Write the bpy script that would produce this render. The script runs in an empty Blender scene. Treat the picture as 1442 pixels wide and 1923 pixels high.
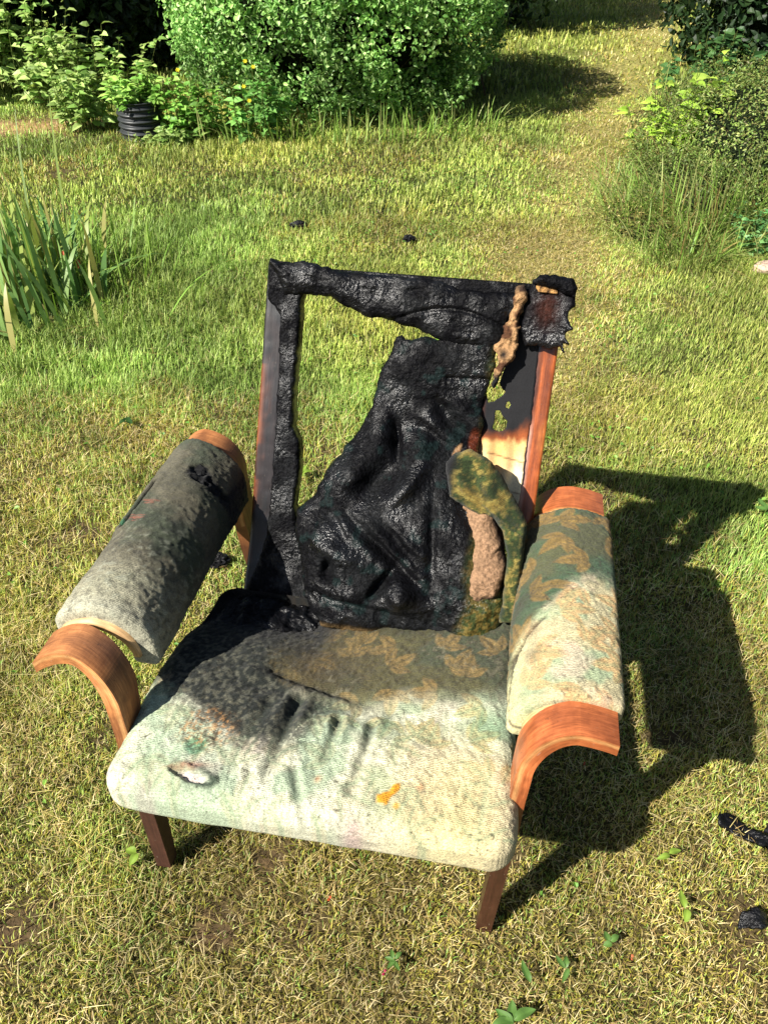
import bpy, math, random
import numpy as np
from mathutils import Vector
R = math.radians
rng = np.random.default_rng(7)
random.seed(7)
scene = bpy.context.scene
# ---------------------------------------------------------------- camera, sky, sun, exposure
cd = bpy.data.cameras.new("camera"); cam = bpy.data.objects.new("camera", cd); scene.collection.objects.link(cam)
cam.location = (0, 0, 1.6); cam.rotation_euler = (R(50), 0, 0)
cd.sensor_fit = 'VERTICAL'; cd.angle = 2*math.atan(961.5/1509); cd.clip_start = .05; cd.clip_end = 500
scene.camera = cam
SUN = Vector((-.9, -.6, 1.0)).normalized()
elev = math.asin(SUN.z)
w = bpy.data.worlds.new("World"); scene.world = w; w.use_nodes = True
nt = w.node_tree; nt.nodes.clear()
sky = nt.nodes.new('ShaderNodeTexSky'); sky.sky_type = 'NISHITA'; sky.sun_disc = False
sky.sun_elevation = elev; sky.sun_rotation = math.atan2(SUN.x, SUN.y)
bg = nt.nodes.new('ShaderNodeBackground'); bg.inputs['Strength'].default_value = .05
ow = nt.nodes.new('ShaderNodeOutputWorld'); nt.links.new(sky.outputs[0], bg.inputs[0]); nt.links.new(bg.outputs[0], ow.inputs[0])
sd = bpy.data.lights.new("sun", 'SUN'); sun = bpy.data.objects.new("sun", sd); scene.collection.objects.link(sun)
sd.energy = 5.0; sd.angle = R(.5); sd.color = (1, .95, .86)
sun.rotation_euler = SUN.to_track_quat('Z', 'Y').to_euler(); sun.location = (-4, -3, 5)
scene.view_settings.view_transform = 'Standard'; scene.view_settings.look = 'None'
scene.view_settings.exposure = 1.0; scene.view_settings.gamma = 1
scene.render.engine = 'CYCLES'
scene.cycles.max_bounces = 6; scene.cycles.diffuse_bounces = 1; scene.cycles.transmission_bounces = 4

# ---------------------------------------------------------------- helpers: noise
def hsh(ix, iy, iz, seed):
    h = (ix.astype(np.int64)*374761393 + iy.astype(np.int64)*668265263 + iz.astype(np.int64)*2147483647 + seed*1274126177) & 0xFFFFFFFF
    h = ((h ^ (h >> 13))*1274126177) & 0xFFFFFFFF
    h = (h ^ (h >> 16)) & 0xFFFFFFFF
    return h/4294967295.0
def vn(x, y, z=0., seed=0):
    x, y, z = np.broadcast_arrays(np.asarray(x, float), np.asarray(y, float), np.asarray(z, float))
    xi, yi, zi = np.floor(x), np.floor(y), np.floor(z)
    fx, fy, fz = x-xi, y-yi, z-zi
    fx, fy, fz = fx*fx*(3-2*fx), fy*fy*(3-2*fy), fz*fz*(3-2*fz)
    r = 0
    for a in (0, 1):
        for b in (0, 1):
            for c in (0, 1):
                r = r + hsh(xi+a, yi+b, zi+c, seed)*(fx if a else 1-fx)*(fy if b else 1-fy)*(fz if c else 1-fz)
    return r
def fbm(x, y, z=0., sc=1., o=4, seed=0):
    r = 0; a = .5; t = 0
    for i in range(o):
        r = r + a*vn(np.asarray(x)*sc, np.asarray(y)*sc, np.asarray(z)*sc, seed+i*17); t += a; a *= .5; sc *= 2.03
    return r/t
def ridg(x, y, z=0., sc=1., o=3, seed=0):
    r = 0; a = .5; t = 0
    for i in range(o):
        r = r + a*(1-np.abs(2*vn(np.asarray(x)*sc, np.asarray(y)*sc, np.asarray(z)*sc, seed+i*17)-1)); t += a; a *= .5; sc *= 2.1
    return r/t
def ss(a, b, x): t = np.clip((np.asarray(x)-a)/(b-a), 0, 1); return t*t*(3-2*t)
def mixc(A, B, t): t = np.asarray(t)[..., None]; return A*(1-t)+np.asarray(B, float)*t
def lin(*c): return np.array([(v/12.92 if v <= .04045 else ((v+.055)/1.055)**2.4) for v in [q/255 for q in c]])
def gau(x, y, cx, cy, rx, ry=None, ang=0):
    ry = ry or rx; c, s = math.cos(R(ang)), math.sin(R(ang)); dx, dy = x-cx, y-cy
    return np.exp(-((dx*c+dy*s)/rx)**2-((-dx*s+dy*c)/ry)**2)
def seg(x, y, ax, ay, bx, by):
    vx, vy = bx-ax, by-ay; t = np.clip(((x-ax)*vx+(y-ay)*vy)/(vx*vx+vy*vy+1e-12), 0, 1)
    return np.hypot(x-ax-t*vx, y-ay-t*vy), t

# ---------------------------------------------------------------- helpers: objects
def tag(o, label=None, cat=None, group=None, kind=None):
    if label: o['label'] = label
    if cat: o['category'] = cat
    if group: o['group'] = group
    if kind: o['kind'] = kind
    return o
def empty(name, loc, rz, *a, **k):
    o = bpy.data.objects.new(name, None); scene.collection.objects.link(o)
    o.location = loc; o.rotation_euler = (0, 0, rz); o.empty_display_size = .1
    return tag(o, *a, **k)
def mk(name, V, Fs, mat, parent=None, col=None, gr=None, smooth=True, loc=(0, 0, 0)):
    """V (N,3); Fs list of int arrays (M,k)"""
    me = bpy.data.meshes.new(name); V = np.asarray(V, np.float32)
    Fs = [np.asarray(f, np.int32) for f in Fs if len(f)]
    me.vertices.add(len(V)); me.vertices.foreach_set('co', V.ravel())
    lv = np.concatenate([f.ravel() for f in Fs]); tot = np.concatenate([np.full(len(f), f.shape[1]) for f in Fs])
    me.loops.add(len(lv)); me.loops.foreach_set('vertex_index', lv)
    st = np.concatenate([[0], np.cumsum(tot)[:-1]]).astype(np.int32)
    me.polygons.add(len(tot)); me.polygons.foreach_set('loop_start', st); me.polygons.foreach_set('loop_total', tot.astype(np.int32))
    me.polygons.foreach_set('use_smooth', np.full(len(tot), smooth))
    me.update(calc_edges=True)
    if col is not None:
        c = np.ones((len(V), 4), np.float32); c[:, :col.shape[1]] = col
        at = me.color_attributes.new('Col', 'FLOAT_COLOR', 'POINT'); at.data.foreach_set('color', c.ravel())
    if gr is not None:
        at = me.attributes.new('gr', 'FLOAT_VECTOR', 'POINT'); at.data.foreach_set('vector', np.asarray(gr, np.float32).ravel())
    me.materials.append(mat)
    o = bpy.data.objects.new(name, me); scene.collection.objects.link(o); o.location = loc
    if parent: o.parent = parent
    return o
# rounded box sampled on a grid: returns params P (N,3) in box coords and quads
def rbox(lo, hi, r, res):
    lo, hi = np.array(lo, float), np.array(hi, float)
    n = [max(2, int(math.ceil((hi[i]-lo[i])/(res if np.isscalar(res) else res[i])))) for i in range(3)]
    idx = {}; P = []; Fq = []
    ax = [np.linspace(lo[i], hi[i], n[i]+1) for i in range(3)]
    def vid(i, j, k):
        q = (i, j, k)
        if q not in idx: idx[q] = len(P); P.append((ax[0][i], ax[1][j], ax[2][k]))
        return idx[q]
    for a in range(3):
        b, c = (a+1) % 3, (a+2) % 3
        for side in (0, n[a]):
            for i in range(n[b]):
                for j in range(n[c]):
                    q = []
                    for (di, dj) in ((0, 0), (1, 0), (1, 1), (0, 1)):
                        t = [0, 0, 0]; t[a] = side; t[b] = i+di; t[c] = j+dj; q.append(vid(*t))
                    Fq.append(q if side else q[::-1])
    P = np.array(P); q = np.clip(P, lo+r, hi-r); d = P-q; L = np.linalg.norm(d, axis=1)[:, None]
    P = np.where(L > 1e-9, q+d/np.maximum(L, 1e-9)*np.minimum(r, 1e9), P) if r > 0 else P
    return P, np.array(Fq)
def polysd(x, y, poly):
    x = np.asarray(x, float); inside = np.zeros(x.shape, bool); D = np.full(x.shape, 1e9)
    n = len(poly)
    for i in range(n):
        (ax, ay), (bx, by) = poly[i], poly[(i+1) % n]
        D = np.minimum(D, seg(x, y, ax, ay, bx, by)[0])
        c = ((ay > y) != (by > y)) & (x < (bx-ax)*(y-ay)/((by-ay) if by != ay else 1e-9)+ax); inside ^= c
    return np.where(inside, D, -D)
def relief(name, poly, top, bot, res, mapf, mat, parent, rag=.004, ragsc=90, holes=(), colf=None, seed=0, minsd=0):
    xs = [p[0] for p in poly]; ys = [p[1] for p in poly]
    X, Y = np.meshgrid(np.arange(min(xs)-.015, max(xs)+.015, res), np.arange(min(ys)-.015, max(ys)+.015, res))
    def sdf(x, y):
        d = polysd(x, y, poly)
        for h in holes: d = np.minimum(d, -polysd(x, y, h))
        return d+rag*(fbm(x, y, 0, ragsc, 3, seed)-.5)*2.6
    D = sdf(X, Y); m = D[:-1, :-1] > -res*.3
    m &= (D[1:, 1:] > -res*1.0) & (D[1:, :-1] > -res*1.0) & (D[:-1, 1:] > -res*1.0)
    m &= (D[:-1, :-1]+D[1:, 1:]+D[1:, :-1]+D[:-1, 1:]) > 0
    ny, nx = X.shape; I = np.arange(ny*nx).reshape(ny, nx)
    q = np.stack([I[:-1, :-1][m], I[:-1, 1:][m], I[1:, 1:][m], I[1:, :-1][m]], 1)
    used = np.unique(q)
    # boundary edges
    e = np.concatenate([q[:, [0, 1]], q[:, [1, 2]], q[:, [2, 3]], q[:, [3, 0]]])
    key = np.sort(e, 1); k = key[:, 0].astype(np.int64)*(ny*nx)+key[:, 1]
    _, inv, cnt = np.unique(k, return_inverse=True, return_counts=True)
    be = e[cnt[inv] == 1]
    x, y = X.ravel().copy(), Y.ravel().copy(); bv = np.unique(be)
    for _ in range(2):
        d = sdf(x[bv], y[bv]); h = res*.3
        gx = (sdf(x[bv]+h, y[bv])-d)/h; gy = (sdf(x[bv], y[bv]+h)-d)/h; g = np.hypot(gx, gy)+1e-6
        mv = np.clip(-d/g, -res*.6, res*.6); x[bv] += mv*gx/g; y[bv] += mv*gy/g
    rm = np.full(ny*nx, -1); rm[used] = np.arange(len(used)); q = rm[q]; be = rm[be]
    x, y = x[used], y[used]; d = np.maximum(sdf(x, y), 0); n = len(used)
    t = top(x, y, d); b = np.minimum(bot(x, y, d), t-.0008)
    V = np.concatenate([mapf(x, y, t), mapf(x, y, b)])
    Fs = np.concatenate([q, q[:, ::-1]+n, np.stack([be[:, 1], be[:, 0], be[:, 0]+n, be[:, 1]+n], 1)])
    col = None
    if colf: c = colf(x, y, d); col = np.concatenate([c, c])
    return mk(name, V, [Fs], mat, parent, col)

# ---------------------------------------------------------------- materials
def M(name):
    m = bpy.data.materials.new(name); m.use_nodes = True; t = m.node_tree; t.nodes.clear()
    o = t.nodes.new('ShaderNodeOutputMaterial'); b = t.nodes.new('ShaderNodeBsdfPrincipled'); t.links.new(b.outputs[0], o.inputs[0])
    return m, t, b, o
def N(t, ty, **k):
    n = t.nodes.new(ty)
    for a, v in k.items():
        if a.startswith('i_'): n.inputs[a[2:].replace('_', ' ')].default_value = v
        else: setattr(n, a, v)
    return n
def noise(t, sc, det=3, rough=.55, vec=None):
    n = N(t, 'ShaderNodeTexNoise'); n.inputs['Scale'].default_value = sc; n.inputs['Detail'].default_value = det; n.inputs['Roughness'].default_value = rough
    if vec: t.links.new(vec, n.inputs['Vector'])
    return n
def ramp(t, src, a, b, ca=(0, 0, 0, 1), cb=(1, 1, 1, 1)):
    r = N(t, 'ShaderNodeValToRGB'); r.color_ramp.elements[0].position = a; r.color_ramp.elements[1].position = b
    r.color_ramp.elements[0].color = ca; r.color_ramp.elements[1].color = cb; t.links.new(src, r.inputs[0]); return r
def mixn(t, a, b, fac, mode='MIX'):
    n = N(t, 'ShaderNodeMix', data_type='RGBA', blend_type=mode)
    for s, i in ((fac, 0), (a, 6), (b, 7)):
        if isinstance(s, (int, float)): n.inputs[i].default_value = s
        elif isinstance(s, tuple): n.inputs[i].default_value = s
        else: t.links.new(s, n.inputs[i])
    return n.outputs[2]
def bump(t, b, h, st, dist, prev=None):
    n = N(t, 'ShaderNodeBump'); n.inputs['Strength'].default_value = st; n.inputs['Distance'].default_value = dist
    t.links.new(h, n.inputs['Height'])
    if prev: t.links.new(prev, n.inputs['Normal'])
    t.links.new(n.outputs[0], b.inputs['Normal']); return n.outputs[0]
def m_leaf(name, trans=.35, rough=.45):
    m, t, b, o = M(name); a = N(t, 'ShaderNodeAttribute', attribute_name='Col'); t.links.new(a.outputs[0], b.inputs['Base Color'])
    b.inputs['Roughness'].default_value = rough; b.inputs['Specular IOR Level'].default_value = .35
    tr = N(t, 'ShaderNodeBsdfTranslucent'); g = mixn(t, a.outputs[0], (1.0, 1.0, .35, 1), .5, 'MULTIPLY'); t.links.new(g, tr.inputs[0])
    mx = N(t, 'ShaderNodeMixShader'); mx.inputs[0].default_value = trans
    t.links.new(b.outputs[0], mx.inputs[1]); t.links.new(tr.outputs[0], mx.inputs[2]); t.links.new(mx.outputs[0], o.inputs[0]); return m
LEAF = m_leaf('leaf'); GRASS = m_leaf('grass_blade', .22, .5)
def m_fabric(name, sc=1.0, bst=.6):
    m, t, b, o = M(name); a = N(t, 'ShaderNodeAttribute', attribute_name='Col')
    g = N(t, 'ShaderNodeTexCoord')
    mp = N(t, 'ShaderNodeMapping'); mp.inputs['Scale'].default_value = (1, 1.6, 1.3); t.links.new(g.outputs['Object'], mp.inputs[0])
    wv = N(t, 'ShaderNodeTexWave', wave_type='BANDS', bands_direction='Y'); wv.inputs['Scale'].default_value = 62*sc; wv.inputs['Distortion'].default_value = 2.2
    wv.inputs['Detail'].default_value = 2; wv.inputs['Detail Scale'].default_value = 3; t.links.new(mp.outputs[0], wv.inputs[0])
    vo = N(t, 'ShaderNodeTexVoronoi'); vo.inputs['Scale'].default_value = 300*sc; t.links.new(mp.outputs[0], vo.inputs[0])
    n1 = noise(t, 300*sc, 3, .65, mp.outputs[0]); n2 = noise(t, 55, 4, .6, g.outputs['Object'])
    r1 = ramp(t, n1.outputs[0], .3, .72, (.5, .5, .5, 1), (1.3, 1.3, 1.3, 1)); r2 = ramp(t, n2.outputs[0], .3, .7, (.84, .84, .84, 1), (1.12, 1.12, 1.12, 1))
    c = mixn(t, a.outputs[0], r1.outputs[0], 1., 'MULTIPLY'); c = mixn(t, c, r2.outputs[0], 1., 'MULTIPLY'); t.links.new(c, b.inputs['Base Color'])
    b.inputs['Roughness'].default_value = .85; b.inputs['Specular IOR Level'].default_value = .2
    b.inputs['Sheen Weight'].default_value = .08
    p = bump(t, b, wv.outputs[0], bst*.8, .0012); p = bump(t, b, n1.outputs[0], bst, .0032, p); bump(t, b, n2.outputs[0], .4, .004, p)
    return m
FAB = m_fabric('scorched_tapestry')
def m_char(name, rl=.22, rh=.6, st=1., base=.012):
    m, t, b, o = M(name); g = N(t, 'ShaderNodeTexCoord'); v = g.outputs['Object']
    a = N(t, 'ShaderNodeAttribute', attribute_name='Col')
    n0 = noise(t, 16, 5, .65, v); n1 = noise(t, 150, 3, .65, v)
    vo = N(t, 'ShaderNodeTexVoronoi'); vo.inputs['Scale'].default_value = 190; t.links.new(v, vo.inputs[0])
    r = ramp(t, n0.outputs[0], .40, .60, (rl,)*3+(1,), (rh,)*3+(1,)); t.links.new(r.outputs[0], b.inputs['Roughness'])
    sp = ramp(t, n0.outputs[0], .36, .54, (.48,)*3+(1,), (.05,)*3+(1,)); t.links.new(sp.outputs[0], b.inputs['Specular IOR Level'])
    c = mixn(t, a.outputs[0], ramp(t, n1.outputs[0], .35, .75, (.4, .4, .4, 1), (1.5, 1.5, 1.6, 1)).outputs[0], 1., 'MULTIPLY'); t.links.new(c, b.inputs['Base Color'])
    p = bump(t, b, n1.outputs[0], st, .007); bump(t, b, vo.outputs[0], st*.6, .003, p)
    return m
CHAR = m_char('charred_fabric', .27, .5, .5); CHARW = m_char('charred_wood', .3, .5, .6)
def m_wood(name, rough=.35, coat=.0):
    m, t, b, o = M(name); a = N(t, 'ShaderNodeAttribute', attribute_name='Col'); g = N(t, 'ShaderNodeAttribute', attribute_name='gr')
    mp = N(t, 'ShaderNodeMapping'); mp.inputs['Scale'].default_value = (9, 170, 170); t.links.new(g.outputs[1], mp.inputs[0])
    n1 = noise(t, 1, 4, .6, mp.outputs[0]); mp2 = N(t, 'ShaderNodeMapping'); mp2.inputs['Scale'].default_value = (40, 900, 900); t.links.new(g.outputs[1], mp2.inputs[0])
    n2 = noise(t, 1, 2, .6, mp2.outputs[0])
    n3 = noise(t, 28, 4, .6, g.outputs[1])
    c = mixn(t, a.outputs[0], ramp(t, n1.outputs[0], .3, .7, (.66, .6, .56, 1), (1.2, 1.2, 1.2, 1)).outputs[0], 1., 'MULTIPLY')
    c = mixn(t, c, ramp(t, n2.outputs[0], .35, .62, (.72, .68, .66, 1), (1.12, 1.12, 1.12, 1)).outputs[0], 1., 'MULTIPLY')
    c = mixn(t, c, ramp(t, n3.outputs[0], .3, .6, (.7, .66, .62, 1), (1.1, 1.1, 1.1, 1)).outputs[0], 1., 'MULTIPLY')
    mp3 = N(t, 'ShaderNodeMapping'); mp3.inputs['Scale'].default_value = (70, 900, 300); mp3.inputs['Rotation'].default_value = (0, 0, .5); t.links.new(g.outputs[1], mp3.inputs[0])
    n4 = noise(t, 1, 2, .5, mp3.outputs[0]); c = mixn(t, c, (.42, .33, .25, 1), ramp(t, n4.outputs[0], .70, .76, (0, 0, 0, 1), (.6, .6, .6, 1)).outputs[0])
    n5 = noise(t, 75, 4, .7, g.outputs[1]); c = mixn(t, c, (.03, .018, .012, 1), ramp(t, n5.outputs[0], .64, .72, (0, 0, 0, 1), (.65, .65, .65, 1)).outputs[0])
    t.links.new(c, b.inputs['Base Color']); b.inputs['Roughness'].default_value = rough; b.inputs['Coat Weight'].default_value = coat; b.inputs['Coat Roughness'].default_value = .25
    p = bump(t, b, n1.outputs[0], .25, .001); bump(t, b, n2.outputs[0], .3, .0006, p)
    return m
WOODV = m_wood('varnished_bentwood', .4, .3); WOODR = m_wood('weathered_bentwood', .6, 0)
def m_col(name, rough=.8, nsc=60, st=.5, dist=.004, lo=.6, hi=1.3, spec=.3):
    m, t, b, o = M(name); a = N(t, 'ShaderNodeAttribute', attribute_name='Col'); g = N(t, 'ShaderNodeTexCoord')
    n1 = noise(t, nsc, 5, .65, g.outputs['Object']); c = mixn(t, a.outputs[0], ramp(t, n1.outputs[0], .3, .7, (lo, lo, lo, 1), (hi, hi, hi, 1)).outputs[0], 1., 'MULTIPLY')
    t.links.new(c, b.inputs['Base Color']); b.inputs['Roughness'].default_value = rough; b.inputs['Specular IOR Level'].default_value = spec
    bump(t, b, n1.outputs[0], st, dist); return m
CLOTH = m_col('stained_lining', .85, 260, .5, .0012, .8, 1.15); FOAM = m_col('matted_foam', .95, 180, 1, .006, .45, 1.4)
SOIL = m_col('soil', .95, 30, .8, .02, .55, 1.4); PLAST = m_col('black_plastic', .4, 40, .2, .002, .8, 1.3, .5); BARK = m_col('bark', .9, 40, .8, .01)
COREMAT = m_col('deep_foliage', .9, 9, .8, .05, .5, 1.5, .1)  # dark foliage tone for the hull inside shrubs
STONE = m_col('pale_stone', .85, 30, .6, .006, .75, 1.2)

# ================================================================ SETTING
def gh(x, y):   # ground height
    x, y = np.asarray(x, float), np.asarray(y, float)
    h = .02*(fbm(x, y, 0, .9, 3, 3)-.5)+.012*(fbm(x, y, 0, 5, 3, 5)-.5)
    near = ss(.9, 2.2, np.hypot(x-0, y-1.1))
    return h*near
# ---- how dry the lawn is (0 green .. 1 straw) and how tall
PATH = [(.65, 3.0), (1.0, 4.2), (1.25, 5.2), (1.6, 6.4), (2.2, 8.1), (2.8, 9.6), (3.6, 12)]
def pathd(x, y):
    d = np.full(np.shape(x), 9.)
    for a, b in zip(PATH[:-1], PATH[1:]): d = np.minimum(d, seg(x, y, a[0], a[1], b[0], b[1])[0])
    return d
def dry(x, y):
    n = fbm(x, y, 0, 1.7, 4, 11); n2 = fbm(x, y, 0, 6, 3, 12)
    d = .18+1.5*(n-.5)+.9*(n2-.5)
    d += .62*(1-ss(.9, 2.1, y+.25*np.abs(x)))+.08*(1-ss(2, 3.0, y))
    d += .42*np.exp(-((pathd(x, y)+.18*(n2-.5))/.40)**2)*(.65+.7*n)
    d += .5*gau(x, y, -.55, 5.3, 1.1, .25)+.3*gau(x, y, -.1, 4.1, .35, .3)+.5*gau(x, y, .8, 4.0, .3, .3)
    d += .35*gau(x, y, -.9, 1.9, .5, .5)+.3*gau(x, y, 1.1, 1.5, .4, .6)
    d = d-.25*ss(2.2, 3.2, y)*(1-np.exp(-(pathd(x, y)/.6)**2))
    d -= .5*gau(x, y, -1.2, 3.3, .5, .6)+.25*gau(x, y, -.9, 4.6, .8, .5)+.2*gau(x, y, .1, 2.9, .5, .6)
    d += .6*gau(x, y, -2.4, 6.1, .6, .3)
    return np.clip(d, 0, 1)
def bare(x, y):  # scorched or worn bare spots
    n = fbm(x, y, 0, 4.5, 4, 31)
    return np.clip(ss(.64, .74, n)*(.3+.7*dry(x, y))+1.1*gau(x, y, -.72, .66, .10, .07)+.8*gau(x, y, -.5, 2.63, .06, .05)+1.3*gau(x, y, -2.62, 6.22, .55, .26)+.5*gau(x, y, 1.3, 5.35, .12, .1)
                   + .6*gau(x, y, -1.2, 2.95, .08, .06), 0, 1)
gx = np.concatenate([-np.geomspace(60, 5, 14), np.linspace(-4.5, 4.5, 181), np.geomspace(5, 60, 14)])
gy = np.concatenate([-np.geomspace(40, 1, 12), np.linspace(-.5, 13, 271), np.geomspace(14, 90, 12)])
X, Y = np.meshgrid(gx, gy); Z = gh(X, Y)-.004
I = np.arange(X.size).reshape(X.shape)
q = np.stack([I[:-1, :-1].ravel(), I[:-1, 1:].ravel(), I[1:, 1:].ravel(), I[1:, :-1].ravel()], 1)
D = dry(X, Y).ravel(); Bm = bare(X, Y).ravel()*(1-.8*np.exp(-(pathd(X, Y).ravel()/.45)**2))
c = mixc(np.tile(lin(56, 62, 26), (X.size, 1)), lin(88, 76, 42), D*.8); c = mixc(c, lin(132, 140, 64), ss(6, 10, Y.ravel())*.7); c = mixc(c, lin(158, 150, 86), .7*np.exp(-(pathd(X, Y).ravel()/.4)**2)); c = mixc(c, lin(84, 64, 46), Bm*.8); c = mixc(c, lin(176, 142, 98), .9*gau(X.ravel(), Y.ravel(), -2.65, 6.25, .5, .22))
tag(mk('ground', np.stack([X.ravel(), Y.ravel(), Z.ravel()], 1), [q], SOIL, None, c), kind='structure')

# ---- grass blades
def blades(P, H, W, az, lean, C, curl=.5):
    """tapered bent blades: 5 verts, quad + tri"""
    n = len(P); dx, dy = np.cos(az), np.sin(az); sx, sy = -dy, dx
    V = np.zeros((n, 5, 3)); hw = W*.5
    mid = P+np.stack([dx*H*lean*.35, dy*H*lean*.35, H*.55*np.sqrt(np.maximum(1-.4*lean**2, .05))], 1)
    tip = P+np.stack([dx*H*lean, dy*H*lean, H*np.sqrt(np.maximum(1-lean**2*.95, .01))], 1)
    fs = (lean > .95)[:, None]; mid = np.where(fs, P*.5+tip*.5+np.array([0, 0, .0015]), mid)
    S = np.stack([sx*hw, sy*hw, np.zeros(n)], 1)
    V[:, 0] = P-S; V[:, 1] = P+S; V[:, 2] = mid-S*.8; V[:, 3] = mid+S*.8; V[:, 4] = tip
    b = np.arange(n)[:, None]*5
    return V.reshape(-1, 3), b+np.array([[0, 1, 3, 2]]), b+np.array([[2, 3, 4]]), np.repeat(C, 5, 0)
def merge(parts):
    V = []; Q = []; T = []; C = []; o = 0
    for v, q, t, c in parts: V.append(v); Q.append(q+o); T.append(t+o); C.append(c); o += len(v)
    return np.concatenate(V), [np.concatenate(Q), np.concatenate(T)], np.concatenate(C)
def scatter(n, y0, y1, mx=1.12, x0=None, x1=None):
    y = rng.uniform(y0, y1, n*2); hwid = (y*.77+1.03)*.4778/.766*mx*1.03+.15   # visible half-width at that distance
    x = rng.uniform(-1, 1, n*2)*hwid.max(); k = np.abs(x) < hwid
    return x[k][:n], y[k][:n]
G_ = [lin(178, 192, 94), lin(158, 178, 80), lin(196, 204, 116), lin(136, 162, 70)]
S_ = [lin(206, 188, 122), lin(228, 210, 156), lin(182, 162, 94), lin(160, 132, 82)]
Mo = [lin(160, 156, 60), lin(124, 122, 44), lin(184, 178, 80)]
def gcol(x, y, tall=False):
    n = len(x); D = dry(x, y)
    u = rng.random(n); k = rng.integers(0, 4, n); k2 = rng.integers(0, 3, n)
    g = np.array(G_)[k]; s = np.array(S_)[k]; m = np.array(Mo)[k2]
    patch = fbm(x, y, 0, 3.0, 3, 41)
    g = g*(1+.5*(patch-.5))[:, None]; g[:, 0] *= 1+.5*(fbm(x, y, 0, 1.2, 2, 44)-.5)
    pt = np.exp(-(pathd(x, y)/.45)**2); isd = u < (D*(.40+.35*pt)+.04); ism = (~isd) & (rng.random(n) < D*.8)
    s = s*(1+.12*pt)[:, None]; c = np.where(isd[:, None], s, np.where(ism[:, None], m, g)); return c*(.68+.5*rng.random(n))[:, None], isd
def lush(x, y):   # where grass grows longer
    l = .9*gau(x, y, -1.1, 3.5, .55, .6)+.9*gau(x, y, 1.75, 4.6, .35, .8)+.35*gau(x, y, -.3, 2.9, .8, .5)+.5*gau(x, y, -.9, 5.55, 1.6, .18)+.4*gau(x, y, .7, 5.9, .6, .15)
    return l+.55*ss(.5, .72, fbm(x, y, 0, 2.3, 3, 51))+.12*ss(1.6, 2.6, y)
parts = []
for (n, y0, y1, wd, hh) in ((230000, .28, 1.5, .0015, .020), (190000, 1.5, 2.7, .0018, .024), (170000, 2.7, 4.4, .0026, .026), (140000, 4.4, 7.2, .0040, .028), (80000, 7.2, 13.5, .0085, .04)):
    x, y = scatter(n, y0, y1); Bm = bare(x, y)*(1-.8*np.exp(-(pathd(x, y)/.45)**2)); k = rng.random(len(x)) > Bm*.8; x, y = x[k], y[k]
    c, isd = gcol(x, y); D = dry(x, y); l = lush(x, y); n = len(x)
    under = np.exp(-(((x+.02)/.4)**2+((y-1.05)/.45)**2)**2)
    H = hh*(.45+.9*rng.random(n))*(1+1.1*l)*(1-.35*D)*(1-.35*np.exp(-(pathd(x, y)/.4)**2))*(1-.2*under); H[rng.random(n) < .02] *= 1.7
    lean = np.clip(rng.normal(.5, .25, n)+.12*D, .05, .98)
    fl = isd & (rng.random(n) < .55); lean[fl] = .985; H[fl] *= 1.0+1.5*rng.random(fl.sum())**2
    z = gh(x, y)+np.where(fl, rng.uniform(.004, .022, n), 0)
    wdt = wd*(.6+.9*rng.random(n))*(1+.25*(~isd)); wdt[fl] *= .68; tuft = fbm(x, y, 0, 9, 3, 57); H *= .6+.9*tuft; c = c*(.68+.64*fbm(x, y, 0, 14, 3, 58))[:, None]*(.8+.4*ss(.35, .6, fbm(x, y, 0, 2.6, 3, 59)))[:, None]
    az = rng.uniform(0, 6.283, n)
    parts.append(blades(np.stack([x, y, z], 1), H, wdt, az, lean, c))
V, Fs, C = merge(parts)
tag(mk('grass', V, Fs, GRASS, None, C, smooth=False), 'sunlit lawn of short green blades turning to dry straw in front of the chair', 'grass', kind='stuff')
# ---- small clover and weed leaves in the turf
def leafm(P, Dr, Nn, L, W, C, fold=.25, droop=.15):
    """leaf: 8 verts, folded along the midrib"""
    n = len(P); Dr = Dr/np.linalg.norm(Dr, axis=1)[:, None]; Sd = np.cross(Dr, Nn); Sd /= np.linalg.norm(Sd, axis=1)[:, None]+1e-9
    Nm = np.cross(Sd, Dr); L = np.broadcast_to(L, n)[:, None]; W = np.broadcast_to(W, n)[:, None]
    V = np.zeros((n, 8, 3))
    V[:, 0] = P; V[:, 1] = P+Dr*L*.3+Sd*W*.46+Nm*W*fold; V[:, 2] = P+Dr*L*.35; V[:, 3] = P+Dr*L*.3-Sd*W*.46+Nm*W*fold
    V[:, 4] = P+Dr*L*.68+Sd*W*.36+Nm*(W*fold-L*droop*.5); V[:, 5] = P+Dr*L*.7-Nm*L*droop*.4; V[:, 6] = P+Dr*L*.68-Sd*W*.36+Nm*(W*fold-L*droop*.5)
    V[:, 7] = P+Dr*L-Nm*L*droop
    b = np.arange(n)[:, None]*8
    Q = np.concatenate([b+np.array([[2, 1, 4, 5]]), b+np.array([[3, 2, 5, 6]])]); T = np.concatenate([b+np.array([[0, 1, 2]]), b+np.array([[0, 2, 3]]), b+np.array([[5, 4, 7]]), b+np.array([[6, 5, 7]])])
    return V.reshape(-1, 3), Q, T, np.repeat(C, 8, 0)
def rdir(n, up=0., flat=1.):
    v = rng.normal(size=(n, 3)); v[:, 2] = v[:, 2]*flat+up; return v/np.linalg.norm(v, axis=1)[:, None]
x, y = scatter(16000, .4, 7.); k = rng.random(len(x)) < ss(.5, .75, fbm(x, y, 0, 2.6, 3, 61))*(1-.75*dry(x, y)); x, y = x[k], y[k]; n = len(x)
P = np.stack([x, y, gh(x, y)+rng.uniform(.012, .045, n)], 1); C = np.array([lin(110, 158, 58), lin(136, 176, 78), lin(96, 142, 56)])[rng.integers(0, 3, n)]*(.8+.4*rng.random(n))[:, None]
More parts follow.
